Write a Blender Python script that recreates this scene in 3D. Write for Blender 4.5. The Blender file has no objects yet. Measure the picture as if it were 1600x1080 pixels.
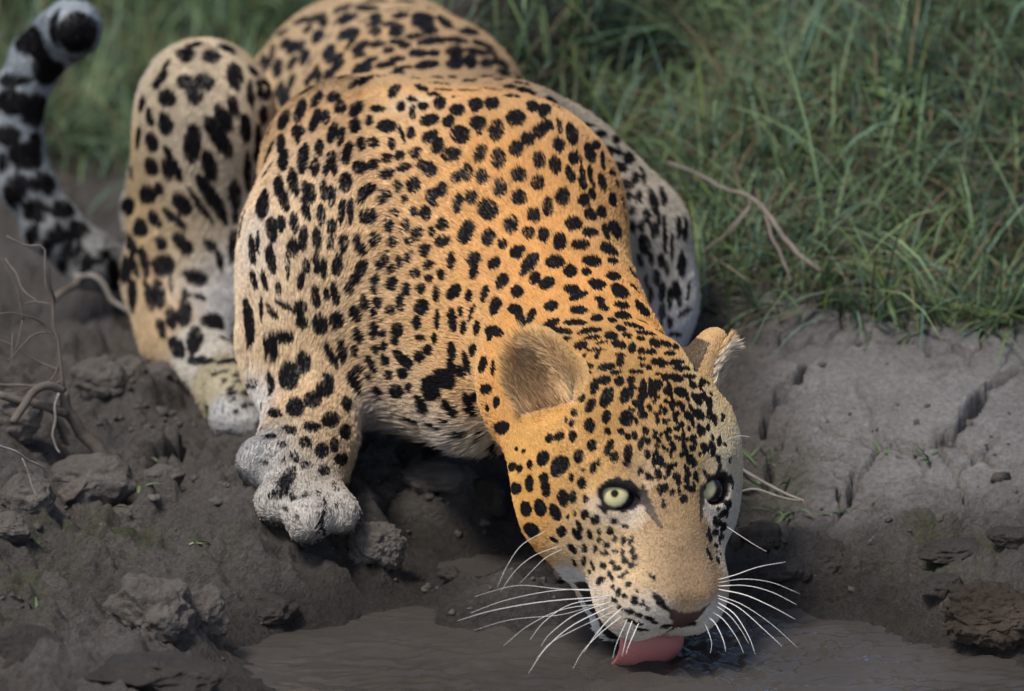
import bpy, math, random, time
import numpy as np
from mathutils import Vector, Matrix
from mathutils.bvhtree import BVHTree

T0 = time.time()
random.seed(7)
RNG = np.random.default_rng(11)
SC = bpy.context.scene
COL = SC.collection

# ------------------------------------------------------------------ camera
PITCH = math.radians(16.0)
D0 = 5.0                        # metres from the lens to the drinking head
FPX = D0 / 0.00045              # focal length in photo pixels (1600 px wide)
R_ = np.array([1.0, 0.0, 0.0])
U_ = np.array([0.0, math.sin(PITCH), math.cos(PITCH)])
F_ = np.array([0.0, math.cos(PITCH), -math.sin(PITCH)])
_x, _y = (1020 - 800) * D0 / FPX, (540 - 1045) * D0 / FPX
CAMP = -(R_ * _x + U_ * _y + F_ * D0)      # tongue meets the water at the world origin


def P(px, py, dd):
    """World point seen at photo pixel (px,py), dd metres beyond the head."""
    z = D0 + dd
    return CAMP + R_ * ((px - 800) * z / FPX) + U_ * ((540 - py) * z / FPX) + F_ * z


def S(dd):
    return (D0 + dd) / FPX


def to_px(p):
    q = np.asarray(p) - CAMP
    z = q @ F_
    return 800 + (q @ R_) / z * FPX, 540 - (q @ U_) / z * FPX, z - D0


cam = bpy.data.cameras.new('camera')
camo = bpy.data.objects.new('camera', cam)
COL.objects.link(camo)
camo.location = CAMP
camo.rotation_euler = (math.pi / 2 - PITCH, 0, 0)
cam.sensor_width = 36.0
cam.sensor_fit = 'HORIZONTAL'
cam.lens = FPX / 1600 * 36.0
cam.clip_start = 0.5
cam.clip_end = 200
cam.dof.use_dof = True
cam.dof.focus_distance = D0 + 0.04
cam.dof.aperture_fstop = 6.2
SC.camera = camo

# ------------------------------------------------------------------ sky, sun, exposure
SUN_EL, SUN_AZ = math.radians(60), math.radians(222)   # azimuth clockwise from +Y (away from lens)
w = bpy.data.worlds.new('World')
SC.world = w
w.use_nodes = True
nt = w.node_tree
bg = nt.nodes['Background']
sky = nt.nodes.new('ShaderNodeTexSky')
sky.sky_type = 'NISHITA'
sky.sun_disc = False
sky.sun_elevation = SUN_EL
sky.sun_rotation = SUN_AZ
sky.dust_density = 2.5
sky.air_density = .9
nt.links.new(sky.outputs[0], bg.inputs[0])
bg.inputs[1].default_value = 0.12
sl = bpy.data.lights.new('sun', 'SUN')
sl.energy = 2.6
sl.angle = math.radians(12)
sl.color = (1.0, 0.91, 0.79)
so = bpy.data.objects.new('sun', sl)
COL.objects.link(so)
sd = Vector((math.sin(SUN_AZ) * math.cos(SUN_EL), math.cos(SUN_AZ) * math.cos(SUN_EL), math.sin(SUN_EL)))
so.rotation_euler = sd.to_track_quat('Z', 'Y').to_euler()
so.location = sd * 10
SC.view_settings.view_transform = 'Standard'
SC.view_settings.look = 'None'
SC.view_settings.exposure = 0.36
SC.view_settings.gamma = 1.0
SC.render.engine = 'CYCLES'
SC.cycles.use_denoising = True
SC.cycles.max_bounces = 6
SC.cycles.diffuse_bounces = 3
SC.cycles.transparent_max_bounces = 8
try:
    SC.cycles_curves.shape = 'THICK'
except Exception:
    pass


# ------------------------------------------------------------------ helpers
def _hash(ix, iy, iz, seed):
    h = (ix.astype(np.uint32) * np.uint32(374761393) + iy.astype(np.uint32) * np.uint32(668265263)
         + iz.astype(np.uint32) * np.uint32(2246822519) + np.uint32((seed * 3266489917) & 0xFFFFFFFF))
    h = (h ^ (h >> np.uint32(13))) * np.uint32(1274126177)
    h = h ^ (h >> np.uint32(16))
    return (h & np.uint32(0xFFFFFF)).astype(np.float64) / float(0xFFFFFF)


def noise3(p, scale=1.0, seed=0):
    """value noise in -1..1"""
    q = np.asarray(p, float) * scale
    i = np.floor(q).astype(np.int64)
    f = q - i
    f = f * f * (3 - 2 * f)
    out = 0
    for dx in (0, 1):
        wx = f[..., 0] if dx else 1 - f[..., 0]
        for dy in (0, 1):
            wy = f[..., 1] if dy else 1 - f[..., 1]
            for dz in (0, 1):
                wz = f[..., 2] if dz else 1 - f[..., 2]
                out = out + wx * wy * wz * _hash(i[..., 0] + dx, i[..., 1] + dy, i[..., 2] + dz, seed)
    return out * 2 - 1


def fbm(p, scale, octv=4, gain=0.5, seed=0):
    a, s, o = 1.0, scale, 0
    for k in range(octv):
        o = o + a * noise3(p, s, seed + k * 17)
        a *= gain
        s *= 2.03
    return o


def sstep(a, b, x):
    t = np.clip((x - a) / (b - a), 0, 1)
    return t * t * (3 - 2 * t)


def mesh_obj(name, verts, faces, mat, parent=None, smooth=True, col=None, **props):
    me = bpy.data.meshes.new(name)
    verts = np.asarray(verts, float)
    if isinstance(faces, np.ndarray):
        n = len(faces)
        k = faces.shape[1]
        me.vertices.add(len(verts))
        me.vertices.foreach_set('co', verts.ravel())
        me.loops.add(n * k)
        me.loops.foreach_set('vertex_index', faces.astype(np.int32).ravel())
        me.polygons.add(n)
        me.polygons.foreach_set('loop_start', np.arange(0, n * k, k, dtype=np.int32))
        me.update(calc_edges=True)
    else:
        me.from_pydata([tuple(v) for v in verts], [], faces)
        me.update()
    if smooth:
        me.polygons.foreach_set('use_smooth', np.ones(len(me.polygons), bool))
    if col is not None:
        a = me.color_attributes.new('Col', 'FLOAT_COLOR', 'POINT')
        c4 = np.ones((len(verts), 4))
        c4[:, :3] = col
        a.data.foreach_set('color', c4.ravel())
    if mat is not None:
        me.materials.append(mat)
    o = bpy.data.objects.new(name, me)
    COL.objects.link(o)
    if parent is not None:
        o.parent = parent
        o.matrix_parent_inverse = Matrix.Translation(-parent.location)
    for k_, v_ in props.items():
        o[k_] = v_
    return o


def empty(name, loc, label=None, category=None, group=None):
    o = bpy.data.objects.new(name, None)
    COL.objects.link(o)
    o.location = loc
    o.empty_display_size = 0.05
    if label:
        o['label'] = label
    if category:
        o['category'] = category
    if group:
        o['group'] = group
    return o


def tag(o, label, category, group=None):
    o['label'] = label
    o['category'] = category
    if group:
        o['group'] = group
    return o


def tube(pts, radii, seg=6, caps=True):
    """tapered tube along a polyline -> verts, quad faces"""
    pts = np.asarray(pts, float)
    radii = np.asarray(radii, float) * np.ones(len(pts))
    t = np.gradient(pts, axis=0)
    t /= np.linalg.norm(t, axis=1)[:, None] + 1e-12
    ref = np.array([0.31, 0.57, 0.76])
    V, Fc = [], []
    for i in range(len(pts)):
        a = np.cross(t[i], ref)
        a /= np.linalg.norm(a) + 1e-12
        b = np.cross(t[i], a)
        for k in range(seg):
            an = 2 * math.pi * k / seg
            V.append(pts[i] + radii[i] * (a * math.cos(an) + b * math.sin(an)))
    for i in range(len(pts) - 1):
        for k in range(seg):
            Fc.append((i * seg + k, i * seg + (k + 1) % seg, (i + 1) * seg + (k + 1) % seg, (i + 1) * seg + k))
    if caps:
        Fc.append(tuple(range(seg))[::-1])
        Fc.append(tuple((len(pts) - 1) * seg + k for k in range(seg)))
    return V, Fc


def smooth_path(pts, n):
    """Catmull-Rom resample"""
    p = np.asarray(pts, float)
    p = np.vstack([2 * p[0] - p[1], p, 2 * p[-1] - p[-2]])
    m = len(p) - 3
    out = []
    for i in range(n):
        s = i / (n - 1) * m
        k = min(int(s), m - 1)
        f = s - k
        a, b, c, d = p[k], p[k + 1], p[k + 2], p[k + 3]
        out.append(0.5 * (2 * b + (c - a) * f + (2 * a - 5 * b + 4 * c - d) * f * f + (3 * b - a - 3 * c + d) * f ** 3))
    return np.array(out)


def new_mat(name):
    m = bpy.data.materials.new(name)
    m.use_nodes = True
    return m, m.node_tree.nodes, m.node_tree.links, m.node_tree.nodes['Principled BSDF']


def ramp_mat(name, cols, scale, rough=0.9, bump=0.3, bscale=60.0, detail=6, dist=0.01, spec=0.3):
    """noise-coloured matt material with fine relief; cols = [(pos,rgb),..]"""
    m, N, L, b = new_mat(name)
    tc = N.new('ShaderNodeTexCoord')
    n1 = N.new('ShaderNodeTexNoise')
    n1.inputs['Scale'].default_value = scale
    n1.inputs['Detail'].default_value = detail
    n1.inputs['Roughness'].default_value = 0.65
    L.new(tc.outputs['Object'], n1.inputs['Vector'])
    r = N.new('ShaderNodeValToRGB')
    e = r.color_ramp.elements
    e[0].position, e[0].color = cols[0][0], (*cols[0][1], 1)
    e[1].position, e[1].color = cols[-1][0], (*cols[-1][1], 1)
    for p_, c_ in cols[1:-1]:
        q = e.new(p_)
        q.color = (*c_, 1)
    L.new(n1.outputs['Fac'], r.inputs['Fac'])
    L.new(r.outputs['Color'], b.inputs['Base Color'])
    b.inputs['Roughness'].default_value = rough
    b.inputs['Specular IOR Level'].default_value = spec
    n2 = N.new('ShaderNodeTexNoise')
    n2.inputs['Scale'].default_value = bscale
    n2.inputs['Detail'].default_value = 8
    n2.inputs['Roughness'].default_value = 0.7
    L.new(tc.outputs['Object'], n2.inputs['Vector'])
    bu = N.new('ShaderNodeBump')
    bu.inputs['Strength'].default_value = bump
    bu.inputs['Distance'].default_value = dist
    L.new(n2.outputs['Fac'], bu.inputs['Height'])
    L.new(bu.outputs['Normal'], b.inputs['Normal'])
    return m
# ------------------------------------------------------------------ leopard: distance field
PR = []      # primitives: dict(kind, ..., k=blend, op, flow)


def cone(a, ra, b, rb, k=0.03, sq=None, flow=1, op='u', tag_='body'):
    """round cone between pixel-space points a=(px,py,dd); radii in px"""
    A, B = P(*a), P(*b)
    PR.append(dict(t='c', a=A, b=B, ra=ra * S(a[2]), rb=rb * S(b[2]), k=k, sq=sq, op=op, g=tag_,
                   flow=(B - A) * flow))


def wcone(A, ra, B, rb, k=0.02, sq=None, flow=1, op='u', tag_='head'):
    PR.append(dict(t='c', a=np.asarray(A), b=np.asarray(B), ra=ra, rb=rb, k=k, sq=sq, op=op, g=tag_,
                   flow=(np.asarray(B) - np.asarray(A)) * flow))


def well(c, M, r, k=0.02, op='u', flow=None, tag_='head'):
    """ellipsoid, rows of M = axes (world)"""
    PR.append(dict(t='e', c=np.asarray(c), M=np.asarray(M), r=np.asarray(r, float), k=k, op=op, g=tag_,
                   flow=np.asarray(flow) if flow is not None else np.asarray(M)[0] * 0.01))


# view axes: x right, y up, z towards lens
def vdir(x, y, z):
    return R_ * x + U_ * y - F_ * z


# --- trunk
cone((916, 565, .115), 122, (778, 365, .27), 178, k=.055)                       # neck
cone((775, 365, .27), 170, (640, 365, .40), 175, k=.05)                        # chest
cone((640, 330, .42), 180, (640, 200, .66), 165, k=.05)                        # ribcage
cone((650, 205, .66), 160, (585, 190, .80), 182, k=.05)                        # loin
cone((585, 190, .80), 180, (500, 215, .92), 158, k=.05)                        # rump
cone((560, 470, .42), 120, (470, 400, .68), 130, k=.06)                        # belly
cone((580, 555, .29), 82, (745, 622, .19), 82, k=.05, flow=-1)                 # brisket
cone((640, 480, .27), 120, (790, 520, .19), 120, k=.05, flow=-1)               # throat fold
cone((690, 300, .345), 120, (800, 305, .335), 125, k=.07, flow=0)                  # nape filling between chest and withers
# --- right foreleg (image left)
cone((520, 246, .38), 92, (535, 400, .27), 128, k=.07)                         # scapula
cone((530, 395, .27), 120, (478, 545, .27), 86, k=.07)                         # upper arm
cone((478, 550, .27), 78, (482, 690, .205), 60, k=.03)                         # forearm
cone((482, 690, .205), 60, (466, 735, .18), 60, k=.03)                         # wrist
cone((462, 735, .175), 56, (482, 768, .150), 46, k=.03, tag_='paw')                        # metacarpus
for (tx, ty, td, r_) in ((410, 722, .165, 42), (432, 784, .130, 36), (482, 810, .112, 38), (530, 802, .126, 34)):
    cone((472, 742, .17), 36, (tx, ty, td), r_, k=.007, tag_='paw')
# --- withers and left shoulder (image right)
cone((560, 236, .40), 78, (800, 246, .40), 88, k=.035, flow=0)
cone((800, 246, .40), 88, (885, 280, .43), 80, k=.05, flow=1)
cone((880, 280, .43), 82, (965, 382, .42), 98, k=.04)
cone((965, 382, .42), 98, (1002, 475, .42), 72, k=.04)
cone((1002, 475, .42), 72, (985, 640, .33), 52, k=.03)
cone((985, 640, .33), 52, (985, 720, .27), 48, k=.03)
cone((985, 720, .27), 48, (1000, 770, .22), 46, k=.03, tag_='paw')
# --- right hind leg
cone((400, 270, .86), 100, (314, 170, .58), 72, k=.04, flow=1)                # femur
cone((316, 160, .57), 74, (294, 330, .66), 106, k=.05)                         # thigh muscle
cone((328, 160, .54), 62, (287, 440, .60), 76, k=.05)                          # shank
cone((287, 440, .60), 76, (292, 520, .57), 54, k=.04)                          # hock
cone((285, 525, .57), 56, (362, 615, .43), 42, k=.03)                          # metatarsus
cone((362, 615, .43), 42, (372, 652, .395), 34, k=.02, tag_='paw')
cone((370, 640, .40), 30, (352, 655, .385), 25, k=.012, tag_='paw')
cone((370, 640, .40), 30, (392, 660, .38), 25, k=.012, tag_='paw')
# --- left hind leg, tucked behind the trunk
cone((600, 230, .90), 120, (760, 330, .66), 80, k=.04)
cone((760, 330, .66), 72, (720, 520, .66), 50, k=.03)
cone((720, 520, .66), 45, (720, 590, .52), 38, k=.03)
# --- tail
TAIL = [(340, 390, .88, 44), (270, 425, .80, 42), (205, 430, .745, 41), (140, 405, .72, 40), (80, 352, .71, 39), (42, 285, .70, 38),
        (26, 215, .69, 37), (30, 150, .68, 37), (58, 92, .67, 38), (95, 55, .65, 39), (112, 44, .61, 41), (116, 46, .585, 40)]
for i in range(len(TAIL) - 1):
    a, b = TAIL[i], TAIL[i + 1]
    cone(a[:3], a[3], b[:3], b[3], k=.012, tag_='tail')

# --- head frame: UH lateral (animal's left), VH down the face to the nose, NH out of the face
UH = vdir(.866, .05, -.50)
UH /= np.linalg.norm(UH)
VH = vdir(.17, -.965, .19)
VH -= UH * (VH @ UH)
VH /= np.linalg.norm(VH)
NH = np.cross(VH, UH)
HO = P(1054, 752, -.035)      # between the eyes
HM = np.array([UH, VH, NH])


def H(u, v, n):
    return HO + (UH * u + VH * v + NH * n) * 0.01


def hl(p):
    return (np.asarray(p) - HO) @ HM.T * 100.0


def hell(c, r, k=.02, op='u', M=None, g='head'):
    well(H(*c), HM if M is None else M, np.asarray(r) * .01, k, op, tag_=g)


def hcone(a, ra, b, rb, k=.02, op='u', g='head', sq=None):
    wcone(H(*a), ra * .01, H(*b), rb * .01, k, op=op, tag_=g, sq=sq)


hell((0, -6.4, -6.2), (6.9, 6.0, 5.6), .02)                  # cranium
hell((0, -2.6, -4.0), (5.4, 5.0, 4.0), .02)                  # forehead
hcone((0, -2.0, -2.6), 2.6, (0, 3.0, -2.6), 2.4, .02)        # bridge root
for s in (-1, 1):
    hcone((s * .75, 1.0, -1.75), 1.45, (s * 1.05, 7.6, -1.75), 1.3, .014)   # flat bridge
hcone((0, 3.5, -5.0), 3.8, (0, 6.6, -4.6), 3.3, .02)         # muzzle core
for s in (-1, 1):
    hell((s * 2.15, 7.35, -4.3), (2.40, 2.75, 2.7), .008)       # whisker pad
    hcone((s * 3.3, 1.8, -4.6), 2.5, (s * 2.3, 6.0, -4.3), 2.5, .02)   # maxilla
    hell((s * 5.0, -1.2, -6.3), (3.4, 5.0, 4.2), .025)        # cheek
    hell((s * 4.9, -4.0, -4.6), (2.9, 4.2, 3.2), .02)         # temple
    hell((s * 3.3, -1.75, -1.55), (2.1, 1.05, 1.25), .012)       # brow
    hcone((s * 4.4, 0.5, -7.4), 2.6, (s * 1.9, 5.6, -9.2), 1.5, .02)   # jaw side
hell((0, 8.8, -2.45), (1.70, .85, 1.35), .006, g='nose')       # nose pad
hcone((0, .5, -8.6), 2.8, (-.2, 7.3, -11.0), 1.55, .02)        # lower jaw
hcone((0, -5.0, -8.0), 6.0, (-.5, -10.0, -11.5), 6.2, .04)   # nape
# mouth slit between pads and chin
MB = np.array([UH, VH * .92 - NH * .39, NH * .92 + VH * .39])
hell((0, 8.6, -8.6), (3.4, 4.3, 1.25), .006, op='s', M=MB)
# nostrils and philtrum
for s in (-1, 1):
    hell((s * .95, 9.4, -3.0), (.45, .5, .38), .003, op='s')
hcone((0, 9.95, -3.3), .16, (0, 9.5, -5.6), .16, .004, op='s')
# eyes: lids then opening
EYE_C = [(-3.6, .25, -2.35), (3.6, .25, -2.35)]
EYE_R = 1.45
for s, ec in zip((-1, 1), EYE_C):
    hell(ec, (1.80, 1.58, 1.68), .012)
GAZE = -F_ * 1.0
for s, ec in zip((-1, 1), EYE_C):
    # almond opening cut toward the gaze side of the lid
    g = np.array([s * .30, .18, .94])
    g /= np.linalg.norm(g)
    e1 = np.array([1.0, s * -.28, 0])
    e1 -= g * (e1 @ g)
    e1 /= np.linalg.norm(e1)
    e2 = np.cross(g, e1)
    M = np.array([HM.T @ e1, HM.T @ e2, HM.T @ g])
    c = np.array(ec) + g * 1.5 + np.array([0, .08, 0])
    well(H(*c), M, np.array((1.30, .96, 1.4) if s < 0 else (1.40, 1.06, 1.5)) * .01, .0025, 's')
    # inner corner drawn down toward the nose, then the heavy upper lid laid across
    ic = np.array(ec) + np.array([-s * 1.25, .62, 1.25])
    wcone(H(*(np.array(ec) + g * 1.5 + np.array([-s * .7, .3, 0]))), .0050, H(*ic), .0016, .003, op='s')
    sg2 = np.sign(e2[1])
    lp = []
    for r1 in (-1.35, -.7, 0, .7, 1.35):
        r2 = -sg2 * ((.86 if s < 0 else 1.02) - .17 * r1 * r1)
        al = math.sqrt(max(1.62 ** 2 - r1 * r1 - r2 * r2, .05))
        lp.append(H(*(np.array(ec) + e1 * r1 + e2 * r2 + g * al)))
    for a_, b_ in zip(lp, lp[1:]):
        wcone(a_, .0028, b_, .0028, .004)
# ears: cupped shells
EARS = []
for s in (-1, 1):
    if s < 0:
        base = np.array(H(-5.9, -6.0, -4.5))
        tip = vdir(-.30, .94, .12)
        face = vdir(-.30, -.14, .93)
    else:
        base = np.array(H(5.4, -6.3, -5.2))
        tip = vdir(.36, .93, .0)
        face = vdir(.97, -.25, .12)
    tip = tip / np.linalg.norm(tip)
    face = face - tip * (face @ tip)
    face /= np.linalg.norm(face)
    side = np.cross(tip, face)
    M = np.array([side, tip, face])
    c = base + tip * .030
    EARS.append((c, M, s))
    wd_ = 1.0 if s < 0 else .8
    well(c, M, (.0268, .038 * wd_, .019 * wd_), .010, 'u', flow=tip, tag_='ear')
    well(c + face * .0170 + tip * .001, M, (.0225, .0325 * wd_, .0145), .004, 's', flow=tip, tag_='ear')


def prim_d(p, q):
    if p['t'] == 'c':
        ba = p['b'] - p['a']
        pa = q - p['a']
        t = np.clip((pa @ ba) / (ba @ ba), 0, 1)
        v = pa - t[..., None] * ba
        return np.sqrt((v * v).sum(-1)) - (p['ra'] + (p['rb'] - p['ra']) * t)
    l = (q - p['c']) @ p['M'].T
    k0 = np.sqrt(((l / p['r']) ** 2).sum(-1))
    k1 = np.sqrt(((l / p['r'] ** 2) ** 2).sum(-1)) + 1e-9
    return k0 * (k0 - 1) / k1


def prim_box(p):
    if p['t'] == 'c':
        lo = np.minimum(p['a'] - p['ra'], p['b'] - p['rb'])
        hi = np.maximum(p['a'] + p['ra'], p['b'] + p['rb'])
    else:
        r = np.abs(p['M'].T * p['r'][None, :]).sum(1)
        lo, hi = p['c'] - r, p['c'] + r
    return lo, hi


def field(lo, hi, cell):
    n = np.ceil((hi - lo) / cell).astype(int) + 1
    ax = [lo[i] + np.arange(n[i]) * cell for i in range(3)]
    D = np.full(n, 0.25, np.float64)
    for p in PR:
        l, h = prim_box(p)
        m = p['k'] + 3 * cell
        i0 = np.maximum(np.floor((l - m - lo) / cell).astype(int), 0)
        i1 = np.minimum(np.ceil((h + m - lo) / cell).astype(int) + 1, n)
        if (i1 <= i0).any():
            continue
        sl_ = tuple(slice(i0[i], i1[i]) for i in range(3))
        q = np.stack(np.meshgrid(*[ax[i][i0[i]:i1[i]] for i in range(3)], indexing='ij'), -1)
        d = prim_d(p, q)
        c = D[sl_]
        k = p['k']
        if p['op'] == 'u':
            hh = np.maximum(k - np.abs(c - d), 0) / k
            D[sl_] = np.minimum(c, d) - hh * hh * k * .25
        else:
            hh = np.maximum(k - np.abs(c + d), 0) / k
            D[sl_] = np.maximum(c, -d) + hh * hh * k * .25
    return D, lo, cell


def surface_nets(D, lo, cell):
    s = D < 0
    nx, ny, nz = D.shape
    # cells with mixed corners
    cnt = np.zeros((nx - 1, ny - 1, nz - 1), np.int8)
    for dx in (0, 1):
        for dy in (0, 1):
            for dz in (0, 1):
                cnt += s[dx:nx - 1 + dx, dy:ny - 1 + dy, dz:nz - 1 + dz]
    act = (cnt > 0) & (cnt < 8)
    ii = np.argwhere(act)
    idx = np.full(act.shape, -1, np.int64)
    idx[act] = np.arange(len(ii))
    acc = np.zeros((len(ii), 3))
    num = np.zeros(len(ii))
    corners = [(dx, dy, dz) for dx in (0, 1) for dy in (0, 1) for dz in (0, 1)]
    vals = {c: D[ii[:, 0] + c[0], ii[:, 1] + c[1], ii[:, 2] + c[2]] for c in corners}
    for c in corners:
        for a in range(3):
            if c[a] == 0:
                c2 = list(c)
                c2[a] = 1
                v0, v1 = vals[c], vals[tuple(c2)]
                x = (v0 < 0) != (v1 < 0)
                t = np.where(x, v0 / (v0 - v1 + 1e-15), 0)
                pos = np.tile(np.array(c, float), (len(ii), 1))
                pos[:, a] += t
                acc += pos * x[:, None]
                num += x
    V = lo + (ii + acc / num[:, None]) * cell
    Fs = []
    for a in range(3):
        b, c = (a + 1) % 3, (a + 2) % 3
        sl0 = [slice(None)] * 3
        sl1 = [slice(None)] * 3
        sl0[a] = slice(0, -1)
        sl1[a] = slice(1, None)
        x = s[tuple(sl0)] != s[tuple(sl1)]
        e = np.argwhere(x)
        ok = (e[:, b] > 0) & (e[:, c] > 0) & (e[:, b] < D.shape[b] - 1) & (e[:, c] < D.shape[c] - 1)
        e = e[ok]
        ob = np.zeros(3, int)
        ob[b] = 1
        oc = np.zeros(3, int)
        oc[c] = 1
        q = np.stack([idx[tuple((e - ob - oc).T)], idx[tuple((e - oc).T)], idx[tuple(e.T)], idx[tuple((e - ob).T)]], 1)
        inside = s[tuple(e.T)]
        q[~inside] = q[~inside][:, ::-1]
        Fs.append(q)
    return V, np.concatenate(Fs)


lo = np.min([prim_box(p)[0] for p in PR], 0) - .03
hi = np.max([prim_box(p)[1] for p in PR], 0) + .03
BV, BF = surface_nets(*field(lo, hi, .006))
hlo, hhi = H(0, 0, -5) - .17, H(0, 0, -5) + .17
HV, HF = surface_nets(*field(hlo, hhi, .0024))
fc = BV[BF].mean(1)
ins = ((fc > hlo + .012) & (fc < hhi - .012)).all(1)
BF = BF[~ins]
used = np.unique(BF)
mp = np.full(len(BV), -1)
mp[used] = np.arange(len(used))
BV, BF = BV[used], mp[BF]
LV = np.vstack([BV, HV])
LF = np.vstack([BF, HF + len(BV)])
# vertex normals
def vnormals(V, Fq):
    fn = np.cross(V[Fq[:, 2]] - V[Fq[:, 0]], V[Fq[:, 3]] - V[Fq[:, 1]])
    N = np.zeros_like(V)
    for k in range(4):
        np.add.at(N, Fq[:, k], fn)
    return N / (np.linalg.norm(N, axis=1)[:, None] + 1e-15), fn


LN, LFN = vnormals(LV, LF)
print('leopard mesh', len(LV), len(LF), round(time.time() - T0, 1))
# ------------------------------------------------------------------ leopard: coat
BVH = BVHTree.FromPolygons([tuple(v) for v in LV], [tuple(int(i) for i in f) for f in LF])


def cast(px, py):
    d = P(px, py, 0) - CAMP
    d /= np.linalg.norm(d)
    h = BVH.ray_cast(Vector(CAMP), Vector(d))
    if h[0] is None:
        return None
    return np.array(h[0]), np.array(h[1])


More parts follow.
